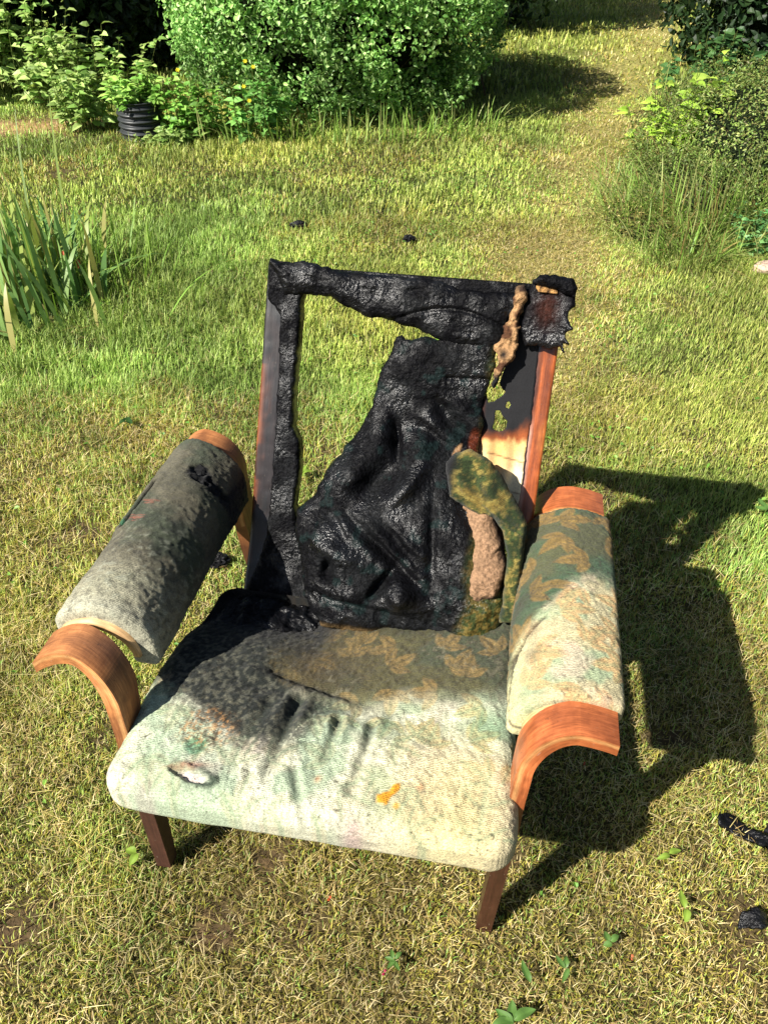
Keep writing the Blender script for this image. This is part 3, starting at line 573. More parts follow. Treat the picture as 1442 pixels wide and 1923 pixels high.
# the slumped, burnt back cushion
MP = [(-0.015, 0.377), (-.004, .383), (.004, .374), (0.014, 0.371), (0.044, 0.382), (0.068, 0.376), (0.107, 0.387), (0.181, 0.405), (0.184, 0.334), (0.172, 0.281), (0.166, 0.249), (0.176, 0.222), (0.168, 0.19), (0.172, 0.15), (0.185, 0.08), (0.235, .03), (0.252, -.06), (.262, -.13), (0.235, -0.20), (0.194, -0.215), (0.107, -0.20), (0.022, -0.195), (-0.019, -0.215), (-0.108, -0.208), (-.15, -.15), (-0.156, -0.11), (-0.184, -0.029), (-0.185, 0.013), (-0.151, 0.049), (-0.136, 0.103), (-0.107, 0.138), (-0.093, 0.16), (-.07, .20), (-0.053, 0.239), (-0.043, 0.304), (-0.024, 0.347)]
def nr(t): return .02+.11*np.clip((.2-t)/.4, 0, 1)
def mtop(x, y, d):
    low = ss(.22, .0, y)
    h = nr(y)-.012+.026*(np.minimum(d/.03, 1)*(2-np.minimum(d/.03, 1)))**.5*(.35+.65*low)+.028*low*ss(0, .09, d)
    h += -.034*gau(x, y, -.035, .080, .026, .055, -45)+.022*gau(x, y, -.075, .11, .03, .06, -30)+.026*gau(x, y, .040, .095, .018, .05, -38)-.026*gau(x, y, .005, .17, .009, .035, 12)+.020*gau(x, y, -.03, .185, .022, .04)+.018*gau(x, y, .05, .165, .028, .04, -20)
    h += -.030*gau(x, y, -.10, -.085, .012, .018)+.020*gau(x, y, -.09, -.045, .05, .018, -15)-.034*gau(x, y, .010, -.10, .010, .035, -35)-.026*gau(x, y, .03, -.055, .075, .010, -35)+.022*gau(x, y, .05, -.115, .03, .03)-.014*gau(x, y, -.11, .02, .04, .02, 20)
    h += -.014*gau(x, y, .10, .0, .010, .10, 5)-.014*gau(x, y, -.03, -.15, .1, .010, -6)
    up = ss(.18, .26, y)
    fold = .010*np.sin((x*.55+y)*95+5*fbm(x, y, 0, 14, 2, 155))*ss(.3, .8, gau(x, y, .11, .22, .09, .06))
    fold += .008*np.sin((x*.9+y)*120+6*fbm(x, y, 0, 16, 2, 156))*ss(.2, .9, gau(x, y, -.01, -.01, .13, .035, -15))
    h += fold+up*(.004*gau(x, y, .05, .31, .06, .06)-.006*np.exp(-((y-.30-.05*x)/.004)**2)*(x > .09))
    n = rough_(x, y, .0055, 17, 151)+.003*(ridg(x, y, 0, 85, 3, 157)-.6)*ss(.35, .6, fbm(x, y, 0, 9, 2, 158)); rg = .004*np.sin(y*900+x*250)*gau(x, y, .125, -.04, .030, .12, 6)*.3
    cr_ust = ss(-.03, -.12, y+.05*(fbm(x, y, 0, 12, 2, 9)-.5)); n = n*(1+1.2*cr_ust)+.0035*up*(fbm(x, y, 0, 60, 3, 152)-.5)
    return h+n+rg
def mcol(x, y, d):
    n = fbm(x, y, 0, 18, 3, 160); c = np.tile(BLK, (len(x), 1)); c = mixc(c, np.array([.009, .0095, .010]), ss(.5, .68, n)); c = mixc(c, np.array([.010, .022, .020]), .5*ss(.66, .74, fbm(x, y, 0, 40, 3, 161)))
    n2 = fbm(x, y, 0, 150, 3, 163); ol = np.array([lin(96, 84, 42), lin(58, 66, 36)])[(n2 > .5).astype(int)]
    k = ss(.165, .20, x+.03*(n-.5)+.25*np.minimum(y+.13, 0)*-1*(y < -.13)); k2 = ss(-.185, -.20, y+.02*(n-.5))*ss(-.14, -.10, x)*.8
    c = c*(1-k[:, None])+ol*k[:, None]; c = mixc(c, lin(104, 84, 54), k2*(1-k))
    rd = gau(x, y, .16, .185, .016, .035); c = mixc(c, lin(92, 44, 26), .8*ss(.4, .8, rd)); return mixc(c, lin(150, 116, 80), .8*ss(.5, .8, gau(x, y, .128, .165, .008, .022, -28)))
relief('burnt_back_cushion', MP, mtop, lambda x, y, d: nr(y)-.018-.02*ss(.2, .0, y), .0026, bmap, CHAR, CH, .003, 60, colf=mcol)
# foam bulging from the cushion and cover flap folded over it
relief('exposed_foam', [(0.138, 0.085), (0.179, 0.092), (0.210, 0.064), (0.232, 0.025), (0.246, -0.032), (0.248, -0.08), (0.238, -0.098), (0.204, -0.115), (0.160, -0.122), (0.166, -0.051), (0.152, 0.014), (0.138, 0.055)],
       lambda x, y, d: nr(y)+.014+.010*(fbm(x, y, 0, 130, 3, 173)-.5)+.012*(fbm(x, y, 0, 28, 3, 174)-.5)-.026*ss(.195, .155, x)+.030*(np.minimum(d/.03, 1)*(2-np.minimum(d/.03, 1)))**.5+.003*(fbm(x, y, 0, 60, 3, 171)-.5), lambda x, y, d: nr(y)-.01, .0026, bmap, FOAM, CH, .006, 40,
       colf=lambda x, y, d: mixc(np.tile(lin(150, 118, 90), (len(x), 1)), lin(50, 34, 26), np.clip(ss(.012, .0, d+.01*(fbm(x, y, 0, 50, 2, 4)-.5)), 0, 1)))
GF = [(0.112, 0.145), (0.128, 0.168), (0.155, 0.176), (0.186, 0.166), (0.216, 0.137), (0.25, 0.092), (0.280, 0.046), (0.278, -0.005), (0.280, -0.14), (0.246, -0.15), (0.250, -0.07), (0.247, -0.008), (0.234, 0.028), (0.212, 0.050), (0.19, 0.052), (0.164, 0.062), (0.125, 0.082)]
def gcolr(x, y, d):
    n = fbm(x, y, 0, 40, 4, 180); c = np.tile(lin(54, 68, 34), (len(x), 1)); nf = fbm(x, y, 0, 170, 3, 187); c = mixc(c, lin(116, 98, 46), ss(.40, .66, .5*n+.5*nf+.16*gau(x, y, .2, .085, .05, .02)-.02)); c = mixc(c, lin(140, 128, 68), .6*ss(.56, .66, nf)); c = mixc(c, lin(24, 34, 16), .7*ss(.46, .38, n)); return mixc(c, BLK*2, ss(.145, .118, x+.01*(n-.5)))
relief('green_cover_flap', GF, lambda x, y, d: .080+.055*ss(.12, -.1, y)+.016*np.minimum(d/.008, 1)**.6+.012*(fbm(x, y, 0, 22, 4, 181)-.5)+.010*np.sin((x+y*.5)*105)*gau(x, y, .205, .11, .05, .04)+.010*np.exp(-((y-.075-(x-.2)*-.6)/.008)**2)*(x > .14), lambda x, y, d: .078+.055*ss(.12, -.1, y)-.008*(d > .004)-.02*ss(.1, -.1, y), .0026, bmap, FAB, CH, .003, 45, colf=gcolr)
# crusted ash heap at the foot of the left post, on the seat's back edge
def hmap(x, y, n): return np.stack([x, y, n], -1)
relief('ash_crust', [(-.27, .37), (-.24, .335), (-.20, .345), (-.15, .33), (-.11, .36), (-.07, .385), (-.07, .46), (-.27, .47)], lambda x, y, d: .330+.035*np.minimum(d/.04, 1)**.6+.028*(ridg(x, y, 0, 28, 4, 190)-.5), lambda x, y, d: .31+0*x, .003, hmap, CHAR, CH, .006, 60, colf=charcol(1.1, 6))

kids = {o.name: o for o in CH.children}
for child, par in (('exposed_foam', 'burnt_back_cushion'), ('green_cover_flap', 'burnt_back_cushion'), ('torn_flap', 'charred_top_cover'), ('torn_flap.001', 'charred_top_cover'), ('scorched_plywood', 'charred_top_cover'),
                   ('exposed_stuffing', 'charred_top_cover'), ('hanging_thread', 'charred_top_cover'), ('arm_board', 'arm_pad'), ('arm_board.001', 'arm_pad.001'), ('ash_crust', 'seat_cushion')):
    kids[child].parent = kids[par]
for n_, l_ in (('arm_pad', 'right arm pad in cream and green leaf tapestry, browned at the rear'), ('arm_pad.001', 'left arm pad scorched dark grey with a black burnt hole'), ('back_post', 'left back post charred black'), ('back_post.001', 'right back post of orange-brown varnished wood')): kids[n_]['label'] = l_
# ================================================================ SMALL DEBRIS ON THE LAWN
def lump(name, loc, sx, sy, sz, mat, colr, seed, label, cat, group=None, ang=0, jag=.5):
    n1, n2 = 26, 18; U, Vv = np.meshgrid(np.linspace(0, 2*math.pi, n1, endpoint=False), np.linspace(.02, math.pi-.02, n2)); 
    x, y, z = np.sin(Vv)*np.cos(U), np.sin(Vv)*np.sin(U), np.cos(Vv)
    r = 1+jag*(ridg(x, y, z, 2.2, 3, seed)-.6)*1.6
    x, y, z = (x*r*sx).ravel(), (y*r*sy).ravel(), np.maximum((z*r*sz).ravel(), -sz*.5)+sz*.35
    c_, s_ = math.cos(R(ang)), math.sin(R(ang)); V = np.stack([x*c_-y*s_, x*s_+y*c_, z], 1)
    I = np.arange(n1*n2).reshape(n2, n1); q = np.stack([I[:-1].ravel(), np.roll(I, -1, 1)[:-1].ravel(), np.roll(I, -1, 1)[1:].ravel(), I[1:].ravel()], 1)[:, ::-1]
    k = len(V); V = np.concatenate([V, [V[I[0]].mean(0), V[I[-1]].mean(0)]])
    T = np.concatenate([np.stack([I[0], np.roll(I[0], -1), np.full(n1, k)], 1), np.stack([np.roll(I[-1], -1), I[-1], np.full(n1, k+1)], 1)])
    o = mk(name, V, [q, T], mat, None, np.tile(colr, (len(V), 1)), loc=loc, smooth=(mat is STONE)); return tag(o, label, cat, group)
g_ = 'charred scraps on the lawn'
lump('charred_scrap', (-.452, 4.257, .012), .042, .03, .022, CHARW, BLK*1.6, 1, 'larger black charred scrap on the lawn behind the left end of the backrest', 'debris', g_)
lump('charred_scrap', (.129, 4.06, .015), .03, .022, .02, CHARW, BLK*1.6, 2, 'tiny black charred crumb on the grass behind the middle of the top rail', 'debris', g_)
fk = relief('charred_scrap', [(-.03, -.012), (-.018, .016), (-.004, .012), (.008, .020), (.03, .010), (.026, -.014), (.006, -.020), (-.012, -.016)], lambda x, y, d: .016+.010*np.sin(x*80+1)+rough_(x, y, .004, 60, 5), lambda x, y, d: .010+.010*np.sin(x*80+1), .0022, hmap, CHARW, None, .004, 80, colf=charcol(1.6, 12))
fk.location = (.70, .672, .01); tag(fk, 'small flat black charred flake in dry grass at lower right', 'debris', g_)
lump('charred_scrap', (-.47, 1.66, .02), .03, .022, .02, CHARW, BLK*1.6, 6, 'small black charred lump in grass between left arm and seat', 'debris', g_)
CS = empty('charred_strip_scrap', (.775, .83, .012), R(-38), 'curled black charred strip with a bent splinter on dry grass at the right edge', 'debris', g_)
relief('burnt_strip', [(-.09, -.004), (-.075, .016), (-.04, .018), (0, .014), (.05, .02), (.11, .014), (.12, -.012), (.06, -.018), (.0, -.012), (-.05, -.016), (-.08, -.018)], lambda x, y, d: .016+.012*np.sin(x*40)+rough_(x, y, .006, 40, 3), lambda x, y, d: .006+.010*np.sin(x*40), .003, hmap, CHAR, CS, .005, 60, colf=charcol(1.5, 9))
relief('splinter', [(-.005, .012), (.008, .014), (.022, .05), (.016, .066), (.004, .062), (-.002, .035)], lambda x, y, d: .030+.006*np.minimum(d/.006, 1), lambda x, y, d: .022+0*x, .003, hmap, CHARW, CS, .002, 60, colf=charcol(2.5, 9))
lump('stone', (1.83, 3.68, .02), .075, .05, .03, STONE, lin(196, 168, 148), 8, 'pale pinkish flat stone at the right edge beside the green clover plant', 'stone', None, 10, .25)

# broad weed leaves lying in the turf
def rosette(loc, L, W, angs, label, colr, name='broadleaf_weed', tilt=.25, cat='weed', grp='broad-leaved weeds in the lawn'):
    o = empty(name, loc, 0, label, cat, grp); L *= .6; W *= .56; colr = colr*.8
    for i, a in enumerate(angs):
        nu, nv = 9, 5; u = np.linspace(0, 1, nu); wv_ = np.sin(math.pi*u**.75)**.8*W/2+.0004; U, K = np.meshgrid(np.arange(nu), np.linspace(-1, 1, nv), indexing='ij')
        Ls = L*(.75+.4*rng.random()); xx = (u*Ls)[U]; yy = K*wv_[U]+.004*np.sin(xx*60+i); zz = .010+tilt*xx-(tilt*.9)*xx**2/Ls+np.abs(K)*wv_[U]*.35+.002*np.sin(xx*160+i)
        c_, s_ = math.cos(R(a)), math.sin(R(a)); V = np.stack([xx*c_-yy*s_, xx*s_+yy*c_, zz], -1).reshape(-1, 3)
        I = np.arange(nu*nv).reshape(nu, nv); q = np.stack([I[:-1, :-1].ravel(), I[1:, :-1].ravel(), I[1:, 1:].ravel(), I[:-1, 1:].ravel()], 1)
        C = np.tile(colr*(.85+.3*rng.random()), (len(V), 1)); C = mixc(C, colr*1.5, (np.abs(K) < .1).ravel()*.5); mk('leaf', V, [q], LEAF, o, C)
LG = lin(146, 176, 70); DG = lin(100, 138, 68)
rosette((.575, .795, .02), .045, .022, [185, 20], 'bright green oval weed leaf in straw near the right edge, just above lower one', LG)
rosette((.575, .69, .02), .055, .024, [80, 250], 'upright bright green weed leaf pair in dry straw left of the small round scrap', LG)
rosette((.262, .56, .02), .075, .022, [100], 'single long glossy green dock leaf below the right front leg', DG)
rosette((.225, .50, .02), .07, .03, [20, 150, 95, 200], 'low rosette of glossy green leaves at the bottom edge', DG)
rosette((.33, .585, .02), .04, .016, [70, 120, 250], 'small light green weed in straw right of the long dock leaf', DG)
rosette((-.90, 2.35, .03), .05, .04, [200, 330, 80], 'dark green rounded weed on the lawn behind the left arm', lin(62, 98, 48))
rosette((-.50, .80, .02), .05, .03, [150, 250], 'small yellow-green weed tucked beside the left front leg', LG)
rosette((.02, .60, .02), .035, .014, [30, 100, 170, 240, 300], 'small feathery green weed in straw below the middle of the seat', DG)
rosette((.42, .63, .02), .035, .02, [20, 100, 200], 'dark green clover-like weed in straw between the leg and the right edge', DG)
rosette((-.26, 2.05, .03), .06, .03, [20, 80, 140, 260], 'dandelion rosette in the grass seen through the gap of the backrest', LG)
rosette((1.16, 1.87, .03), .08, .035, [100, 160], 'broad green plantain leaves in the shaded grass right of the armrest', DG)
for i, (px, py, cc) in enumerate(((-.105, .706, lin(210, 90, 50)), (.45, .60, lin(214, 120, 80)), (.0, .575, lin(170, 40, 80)), (.44, 1.0, lin(190, 90, 60)))):
    rosette((px, py, .028), .009, .008, [30, 200], ['tiny orange-red petal scrap in straw under the seat front', 'pale orange petal scrap in straw right of the front leg', 'tiny magenta petal scrap near the bottom edge', 'reddish petal scrap at the edge of the chair shadow'][i], cc, 'petal_scrap', .3, 'petal', 'petal scraps in the grass')

# ================================================================ PLANTS
def stems(pts0, pts1, r0, r1, colr, sag=0.):
    """thin 3-sided tapered stems with one bend"""
    n = len(pts0); mid = (pts0+pts1)/2; mid[:, 2] += sag*np.linalg.norm(pts1-pts0, axis=1); V = np.zeros((n, 9, 3))
    for k in range(3):
        d = np.array([math.cos(k*2.094), math.sin(k*2.094), 0]); V[:, k] = pts0+d*r0; V[:, 3+k] = mid+d*(r0+r1)/2; V[:, 6+k] = pts1+d*r1
    b = np.arange(n)[:, None]*9; Q = np.concatenate([b+np.array([[a, (a+1) % 3, (a+1) % 3+3, a+3]]) for a in range(3)]+[b+3+np.array([[a, (a+1) % 3, (a+1) % 3+3, a+3]]) for a in range(3)])
    return V.reshape(-1, 3), Q, np.zeros((0, 3), int), np.tile(colr, (n*9, 1))
def clump_tone(P, lo=.62, hi=1.35, sc=3.2, seed=0): return (lo+(hi-lo)*ss(.3, .7, fbm(P[:, 0], P[:, 1], P[:, 2], sc, 3, seed)))[:, None]
def sprays(P, Nn, per, rad, L, W, cols, seed=0, up=.25, jit=.6, fold=.25):
    """leaf sprays: several leaves around each point, facing roughly Nn"""
    n = len(P)*per; Pb = np.repeat(P, per, 0)+rng.normal(size=(n, 3))*rad; Nb = np.repeat(Nn, per, 0)+rng.normal(size=(n, 3))*jit; Nb[:, 2] += up
    Nb /= np.linalg.norm(Nb, axis=1)[:, None]; Dr = np.cross(Nb, rng.normal(size=(n, 3))); Dr += Nb*.25
    C = np.array(cols)[rng.integers(0, len(cols), n)]*np.repeat(clump_tone(P, seed=seed), per, 0)*(.75+.5*rng.random(n))[:, None]
    return leafm(Pb, Dr, Nb, L*(.6+.8*rng.random(n)), W*(.6+.8*rng.random(n)), C, fold)
def superell(n, c, r, p=2.6, seed=0, bumpy=.12, depth=.3, zmin=.02, gap=None):
    v = rng.normal(size=(n, 3)); v /= (np.abs(v)**p).sum(1)[:, None]**(1/p)
    b = 1+bumpy*2*(fbm(v[:, 0], v[:, 1], v[:, 2], 2.6, 3, seed)-.5)+bumpy*.9*(fbm(v[:, 0], v[:, 1], v[:, 2], 11, 2, seed+2)-.5)+.05*(rng.random(n) < .05)*rng.random(n); dp = 1-depth*rng.random(n)**2.0
    P = np.array(c)+v*np.array(r)*(b*dp)[:, None]; Nn = v/np.array(r); Nn /= np.linalg.norm(Nn, axis=1)[:, None]
    k = (P[:, 2] > zmin) & (rng.random(n) < (1 if gap is None else ss(gap-.08, gap+.08, fbm(P[:, 0], P[:, 1], P[:, 2], 7, 3, seed+5)))); return P[k], Nn[k]
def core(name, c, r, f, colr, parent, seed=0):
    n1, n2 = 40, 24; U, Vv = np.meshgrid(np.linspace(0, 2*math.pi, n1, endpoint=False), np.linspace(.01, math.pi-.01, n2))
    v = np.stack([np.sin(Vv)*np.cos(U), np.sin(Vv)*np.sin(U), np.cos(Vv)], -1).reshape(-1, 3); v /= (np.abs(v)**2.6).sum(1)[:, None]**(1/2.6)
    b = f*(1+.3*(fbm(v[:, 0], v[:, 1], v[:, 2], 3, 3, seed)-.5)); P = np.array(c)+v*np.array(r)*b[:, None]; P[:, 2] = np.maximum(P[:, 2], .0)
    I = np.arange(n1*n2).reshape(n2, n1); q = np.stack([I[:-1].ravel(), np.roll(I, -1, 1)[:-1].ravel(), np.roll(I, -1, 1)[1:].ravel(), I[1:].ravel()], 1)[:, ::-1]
    return mk(name, P, [q], COREMAT, parent, np.tile(colr, (len(P), 1)))
def shrub(name, c, r, n, per, rad, L, W, cols, label, cat, group=None, seed=0, p=2.6, bumpy=.12, depth=.35, twigs=60, up=.25, jit=.6, cored=True, gap=None):
    root = empty(name, (0, 0, 0), 0, label, cat, group)
    P, Nn = superell(n, c, r, p, seed, bumpy, depth, gap=gap)
    V, F2, C = merge([sprays(P, Nn, per, rad, L, W, cols, seed, up, jit)])
    mk('foliage', V, F2, LEAF, root, C, smooth=False)
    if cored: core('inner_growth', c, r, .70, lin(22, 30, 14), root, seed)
    k = rng.choice(len(P), min(twigs, len(P)), replace=False); b0 = np.array(c)*np.array([1, 1, 0])+rng.normal(size=(len(k), 3))*np.array([r[0]*.25, r[1]*.25, 0]); b0[:, 2] = 0
    V, Q, T, C = stems(b0, P[k], .009, .003, lin(88, 70, 48)); mk('branches', V, [Q], BARK, root, C)
    return root
BG_ = [lin(142, 188, 100), lin(162, 204, 116), lin(122, 170, 86), lin(184, 216, 140), lin(96, 142, 66)]
shrub('rounded_shrub', (-.32, 7.02, .80), (1.20, 1.12, .88), 22000, 6, .028, .035, .022, BG_, 'large dense round bush with small light green leaves behind the lawn', 'bush', seed=3, p=2.8, bumpy=.13, depth=.34, gap=.49)
# dark shrubs behind, in the shade
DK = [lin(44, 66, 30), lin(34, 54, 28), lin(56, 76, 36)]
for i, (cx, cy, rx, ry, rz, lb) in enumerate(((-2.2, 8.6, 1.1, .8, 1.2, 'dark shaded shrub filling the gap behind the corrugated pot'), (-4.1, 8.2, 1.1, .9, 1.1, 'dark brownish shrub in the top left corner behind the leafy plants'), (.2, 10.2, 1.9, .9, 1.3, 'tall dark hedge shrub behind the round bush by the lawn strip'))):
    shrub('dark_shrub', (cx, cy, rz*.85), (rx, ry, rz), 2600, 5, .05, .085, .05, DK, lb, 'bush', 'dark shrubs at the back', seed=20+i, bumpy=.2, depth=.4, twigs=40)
def tree(name, trunk, crown, cr, n, label, seed):
    root = empty(name, (trunk[0], trunk[1], 0), 0, label, 'tree', 'shade trees around the lawn')
    P, Nn = superell(n, crown, cr, 2.2, seed, .35, .9); P = P-np.array([trunk[0], trunk[1], 0])
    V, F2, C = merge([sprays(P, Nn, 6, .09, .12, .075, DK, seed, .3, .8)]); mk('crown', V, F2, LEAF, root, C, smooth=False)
    n_ = 10; zt = np.linspace(0, 1, 9); ctr = np.array(crown)-np.array([trunk[0], trunk[1], 0])
    path = np.stack([ctr[0]*zt**1.6, ctr[1]*zt**1.6, crown[2]*zt], 1); ang = np.linspace(0, 6.283, n_, endpoint=False); V = []
    for k, p_ in enumerate(path):
        rr = .13*(1-.7*zt[k])+.05*(zt[k] == 0); V.append(p_+np.stack([np.cos(ang)*rr, np.sin(ang)*rr, 0*ang], 1)*(1+.15*(vn(ang*2, k, 0, seed)-.5))[:, None])
    V = np.concatenate(V); I = np.arange(len(V)).reshape(len(path), n_); q = np.stack([I[:-1].ravel(), np.roll(I, -1, 1)[:-1].ravel(), np.roll(I, -1, 1)[1:].ravel(), I[1:].ravel()], 1)
    mk('trunk', V, [q], BARK, root, np.tile(lin(84, 66, 50), (len(V), 1)))
    k = rng.choice(len(P), 26, replace=False); V, Q, T, C = stems(np.tile(path[6], (26, 1)), P[k], .03, .008, lin(84, 66, 50)); mk('limbs', V, [Q], BARK, root, C)
tree('shade_tree', (-6.3, 7.0), (-5.2, 6.75, 3.7), (1.9, .95, .9), 2600, 'broad leafy tree left of the garden shading the dark shrubs', 40)
tree('shade_tree', (-2.6, 10.0), (-1.9, 9.6, 3.6), (2.1, 1.2, 1.0), 2600, 'broad leafy tree behind the round bush shading the far end of the lawn strip', 41)

# leafy plants on the left
def leafy(name, cx, cy, rx, ry, h, nst, L, W, cols, label, cat='plant', group=None, seed=0, per=9, dens=1., twig=lin(104, 116, 56), z0=0.):
    root = empty(name, (cx, cy, z0), 0, label, cat, group)
    x = rng.normal(size=nst)*rx*.55; y = rng.normal(size=nst)*ry*.55; x, y = np.clip(x, -rx, rx), np.clip(y, -ry, ry)
    hh = h*(.55+.5*rng.random(nst))*(1-.35*np.clip((x/rx)**2+(y/ry)**2, 0, 1)); tx, ty = x*1.35+rng.normal(size=nst)*.03, y*1.35+rng.normal(size=nst)*.03
    p0 = np.stack([x, y, 0*x], 1); p1 = np.stack([tx, ty, hh], 1)
    V, Q, T, C = stems(p0, p1, .004, .002, twig); mk('stems', V, [Q], BARK, root, C)
    k = np.repeat(np.arange(nst), per); u = .25+.78*rng.random(len(k)); P = p0[k]*(1-u)[:, None]+p1[k]*u[:, None]
    az = rng.uniform(0, 6.28, len(k)); Dr = np.stack([np.cos(az), np.sin(az), .35-.4*(1-u)], 1); Nn = np.tile([0, -.25, 1.], (len(k), 1))+rng.normal(size=(len(k), 3))*.35
    C = np.array(cols)[rng.integers(0, len(cols), len(k))]*(.75+.5*rng.random(len(k)))[:, None]*clump_tone(P+[cx, cy, 0], .7, 1.25, 5, seed); s = (.55+.6*rng.random(len(k)))*(1.15-.35*u)
    V, Q, T, C = leafm(P, Dr, Nn, L*s, W*s, C, .18, .3); mk('leaves', V, [Q, T], LEAF, root, C, smooth=False); return root
LL = [lin(152, 184, 96), lin(172, 200, 114), lin(128, 166, 80), lin(186, 210, 124)]
gl = 'leafy plants at the left border'
leafy('leafy_plant', -3.05, 7.15, .55, .30, .80, 90, .11, .075, LL, 'tall clump of broad pale green leaves at the left edge above the dry soil', group=gl, seed=1, per=12)
leafy('leafy_plant', -2.35, 6.95, .40, .26, .56, 60, .10, .06, LL, 'mid-height leafy clump just right of the tall pale clump', group=gl, seed=2, per=11)
leafy('leafy_plant', -2.12, 6.12, .15, .15, .46, 34, .085, .05, LL, 'narrow upright green plant left of the corrugated pot', group=gl, seed=3, per=13)
leafy('leafy_plant', -1.28, 5.98, .22, .14, .40, 44, .075, .05, [lin(116, 166, 70), lin(138, 180, 84)], 'leafy weeds in front of the bush right of the corrugated pot', group=gl, seed=4, per=11)
leafy('leafy_plant', -1.44, 5.76, .13, .08, .12, 26, .06, .04, LL, 'low sprawling weed on the lawn edge just right of the corrugated pot', group=gl, seed=7, per=8)
cel = leafy('flowering_weed', -.86, 5.86, .14, .10, .50, 24, .08, .055, [lin(106, 160, 76), lin(126, 176, 90)], 'leafy weed with small yellow flowers standing before the round bush', 'flower', None, 5, 9)
fl = []
for (px, py, pz) in ((-.03, -.05, .50), (.02, -.06, .47), (-.05, -.08, .36), (-.02, -.1, .28), (-.47, -.05, .45)):
    n = 6; a = np.linspace(0, 6.28, n, endpoint=False); fl.append(leafm(np.tile([px, py, pz], (n, 1)), np.stack([np.cos(a), np.sin(a)*.6-.3, np.sin(a)*.6+.2], 1), np.tile([0, -1., .6], (n, 1)), .016, .013, np.tile(lin(236, 220, 60), (n, 1))))
for v in fl: mk('flower', v[0], [v[1], v[2]], LEAF, cel, v[3], smooth=False)
# potted plant: corrugated black ring
POT = empty('corrugated_pot', (-1.68, 6.02, 0), 0, 'black corrugated plastic ring pot with a green plant growing in it', 'planter')
zz = np.linspace(0, .235, 90); an = np.linspace(0, 2*math.pi, 64, endpoint=False); rr = .150+.010*np.cos(zz/.235*2*math.pi*6)
prof = np.concatenate([np.stack([rr, zz], 1), [[.140, .235], [.132, .16]]]); A_, K_ = np.meshgrid(an, np.arange(len(prof)))
V = np.stack([prof[K_, 0]*np.cos(A_), prof[K_, 0]*np.sin(A_), prof[K_, 1]], -1).reshape(-1, 3); I = np.arange(len(V)).reshape(len(prof), 64)
q = np.stack([I[:-1].ravel(), np.roll(I, -1, 1)[:-1].ravel(), np.roll(I, -1, 1)[1:].ravel(), I[1:].ravel()], 1); mk('ring', V, [q], PLAST, POT, np.tile(np.array([.03, .033, .036]), (len(V), 1)))
V = np.concatenate([np.stack([.133*np.cos(an), .133*np.sin(an), 0*an+.18+.006*np.sin(an*5)], 1), [[0, 0, .195]]]); T = np.stack([np.arange(64), (np.arange(64)+1) % 64, np.full(64, 64)], 1); mk('potting_soil', V, [T], SOIL, POT, np.tile(lin(64, 48, 34), (65, 1)))
leafy('pot_plant', -1.68, 6.02, .13, .13, .26, 30, .085, .042, [lin(140, 184, 84), lin(160, 196, 96), lin(118, 166, 70)], 'bushy bright green plant growing out of the corrugated pot', seed=6, per=14, z0=.18)

# long-leaved clumps
def bladeclump(name, cx, cy, rx, ry, n, H, W, cols, label, cat, group=None, lean=(.2, .35), az0=None, nseg=7, part='leaf_blades', droop=.35):
    root = empty(name, (cx, cy, 0), 0, label, cat, group)
    x = rng.normal(size=n)*rx*.5; y = rng.normal(size=n)*ry*.5; az = np.arctan2(y, x)+rng.normal(size=n)*.8 if az0 is None else rng.normal(size=n)*.7+az0
    h = H*(.5+.6*rng.random(n)); ln = np.clip(rng.normal(lean[0], lean[1], n), 0, 1.1); w_ = W*(.6+.7*rng.random(n)); tw = rng.normal(size=n)*.9
    V = np.zeros((n, nseg, 2, 3))
    for k in range(nseg):
        u = k/(nseg-1); r_ = h*(ln*u+droop*ln*u**3); z = h*(u*(1-.25*ln)-droop*ln*u**3)+.0; hw = w_*.5*(math.sin(math.pi*(.18+.82*u))**.7 if u < 1 else .02)
        s_ = az+math.pi/2+tw*u*.6
        for j, sg in enumerate((-1, 1)):
            V[:, k, j, 0] = x+np.cos(az)*r_+sg*np.cos(s_)*hw; V[:, k, j, 1] = y+np.sin(az)*r_+sg*np.sin(s_)*hw; V[:, k, j, 2] = np.maximum(z, .003)
    b = np.arange(n)[:, None]*nseg*2; Q = np.concatenate([b+np.array([[2*k, 2*k+1, 2*k+3, 2*k+2]]) for k in range(nseg-1)])
    C = np.repeat(np.array(cols)[rng.integers(0, len(cols), n)]*(.75+.5*rng.random(n))[:, None], nseg*2, 0); mk(part, V.reshape(-1, 3), [Q], LEAF, root, C); return root
TU = [lin(122, 158, 88), lin(96, 134, 70), lin(148, 180, 104), lin(160, 176, 92), lin(170, 164, 100)]
bladeclump('tulip_clump', -1.64, 3.34, .32, .34, 420, .46, .022, TU, 'clump of spent tulips with broad blue-green leaves at the left edge', 'flower', az0=2.3, lean=(.34, .34), droop=.6)
ts = bladeclump('grass_clump', -1.52, 3.55, .5, .4, 420, .34, .006, [lin(120, 158, 62), lin(140, 170, 80)], 'thin tall grass growing among the tulip leaves', 'grass clump', 'long grass clumps', lean=(.35, .25))
bladeclump('seeding_stem_clump', -1.72, 3.5, .3, .2, 14, .92, .012, [lin(140, 160, 84), lin(128, 148, 90)], 'few tall bare flower stalks rising from the tulip clump', 'plant', az0=2.3, lean=(.22, .08), nseg=9)
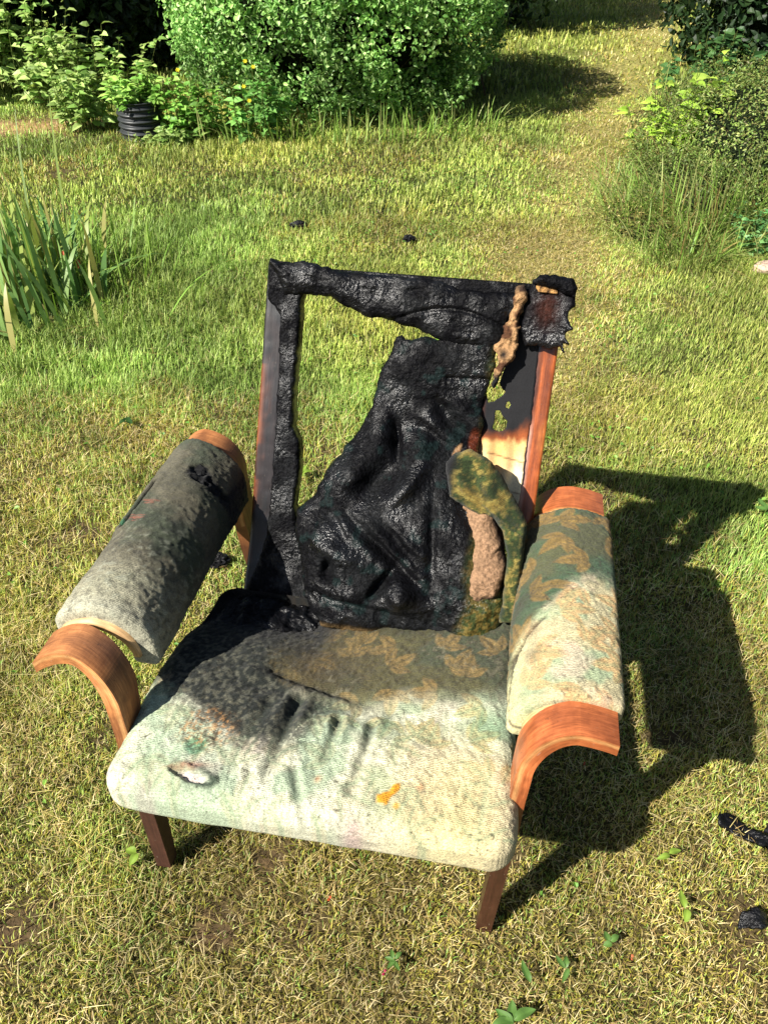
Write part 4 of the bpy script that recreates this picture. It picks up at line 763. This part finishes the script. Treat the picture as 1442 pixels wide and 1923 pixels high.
for i, (px, py, pz) in enumerate(((-1.40, 3.42, .22), (-1.53, 3.36, .20), (-1.36, 3.45, .17))):
    n = 4; a = np.linspace(0, 6.28, n, endpoint=False); v = leafm(np.zeros((n, 3)), np.stack([np.cos(a)*.25, np.sin(a)*.25, 0*a-1], 1), np.stack([np.cos(a), np.sin(a), 0*a+.1], 1), .045, .022, np.tile(lin(222, 130, 100), (n, 1)))
    o = mk('wilted_petals', v[0], [v[1], v[2]], LEAF, None, v[3], smooth=False, loc=(px, py, pz)); tag(o, ['salmon pink wilted tulip petals, the highest in the tulip clump', 'salmon pink wilted petals nearer the left edge in the tulip clump', 'smallest wilted petal speck low on the right of the tulip clump'][i], 'flower', 'wilted tulip petals')
LGc = [lin(134, 168, 72), lin(152, 178, 92), lin(116, 150, 62), lin(172, 178, 110)]
for i, (cx, cy, rx, ry, n, H, lb) in enumerate(((1.75, 4.3, .34, .4, 620, .42, 'tall arching green grass clump in front of the low mounded shrub'), (1.80, 5.0, .25, .5, 300, .34, 'loose green grass tuft left of the low mound along the path'), (2.12, 6.4, .16, .35, 160, .42, 'thin tall grass stalks at the far left of the mound by the dark shrub'), (1.50, 3.85, .22, .18, 260, .26, 'low drooping grass clump with splayed dark blades nearest the chair'), (1.38, 4.45, .22, .5, 420, .24, 'short dense grass tuft at the left foot of the bank next to the lawn strip'), (2.05, 4.25, .25, .3, 260, .5, 'sparse tall pale stalks at the right edge above the clover plant'))):
    bladeclump('grass_clump', cx, cy, rx, ry, n, H*.9, .0055, LGc+[lin(150, 132, 80), lin(92, 110, 52)], lb, 'grass clump', 'long grass clumps', lean=(.6, .4))
for i, (cx, cy, n, lb) in enumerate(((-.75, 5.78, 70, 'grass tuft at the bush foot below the yellow flowers'), (-.25, 5.76, 80, 'grass tuft at the middle of the bush foot'), (.25, 5.85, 80, 'grass tuft at the bush foot right of its middle'), (.62, 6.12, 70, 'grass tuft at the right corner of the bush foot'))):
    bladeclump('grass_clump', cx, cy, .5, .12, n, .26, .008, LGc, lb, 'grass clump', 'long grass clumps', lean=(.35, .3))
bladeclump('arching_stem', -1.32, 4.45, .02, .02, 1, .62, .007, [lin(160, 190, 100)], 'thin pale arching grass stem on the lawn right of the tulip clump', 'plant', az0=.1, lean=(.75, .05), nseg=12, droop=.6)
# low mound shrub on the right
MD = [lin(106, 130, 60), lin(128, 150, 74), lin(88, 110, 54), lin(150, 160, 92), lin(110, 108, 62)]
shrub('low_mound_shrub', (2.62, 5.2, .05), (1.0, 1.2, .52), 9500, 6, .022, .020, .010, MD, 'low spreading mound of tiny dull green leaves right of the lawn strip', 'bush', seed=51, p=2.1, bumpy=.22, depth=.25, jit=.9)
shrub('low_mound_shrub', (1.50, 4.3, -.05), (.40, .6, .11), 2600, 6, .018, .018, .009, [lin(134, 140, 72), lin(104, 118, 56), lin(158, 148, 90)], 'flat brownish heath patch left of the arching grass clump', 'bush', seed=52, p=2.1, bumpy=.3, depth=.4, jit=.9)
shrub('low_mound_shrub', (1.95, 4.75, -.02), (.55, .75, .24), 4200, 6, .02, .019, .009, MD, 'small green mound between the large mound and the arching grass', 'bush', seed=53, p=2.1, bumpy=.3, depth=.35, jit=.9)
# dark leafy shrub at upper right
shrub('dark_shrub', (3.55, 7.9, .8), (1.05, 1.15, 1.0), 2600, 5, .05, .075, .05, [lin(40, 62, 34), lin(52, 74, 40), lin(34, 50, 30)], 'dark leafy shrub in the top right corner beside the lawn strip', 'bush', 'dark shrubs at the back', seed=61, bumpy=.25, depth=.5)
leafy('leafy_plant', 2.55, 6.95, .30, .25, .55, 30, .11, .075, [lin(84, 122, 66), lin(66, 104, 56)], 'mid green broad-leaved weed at the left foot of the top right shrub', group=gl, seed=12, per=9)
leafy('yellow_leaf_plant', 1.98, 5.5, .30, .16, .58, 34, .11, .055, [lin(166, 204, 76), lin(180, 210, 84)], 'bright yellow-green leafy sprays between the low mound and the dark shrub', seed=13, per=9)
leafy('clover_plant', 2.02, 3.98, .20, .18, .24, 90, .045, .03, [lin(106, 158, 92), lin(90, 142, 80), lin(128, 176, 108)], 'compact blue-green small-leaved plant at the right edge above the stone', seed=14, per=10)

# unseen trees added to block sky light and deepen the shadows
tree('shade_tree', (6.4, 3.2), (6.2, 3.2, 3.4), (1.7, 2.6, 2.6), 2600, 'unseen added tree blocking sky light right of the lawn', 42)
tree('shade_tree', (4.2, -3.4), (4.2, -3.6, 3.2), (2.6, 1.8, 2.6), 2600, 'unseen added tree blocking sky light behind the viewer on the right', 43)
tree('shade_tree', (4.5, 13.5), (3.8, 13.5, 2.6), (3.0, 1.5, 2.4), 2600, 'unseen added tree past the far end of the lawn strip', 44)
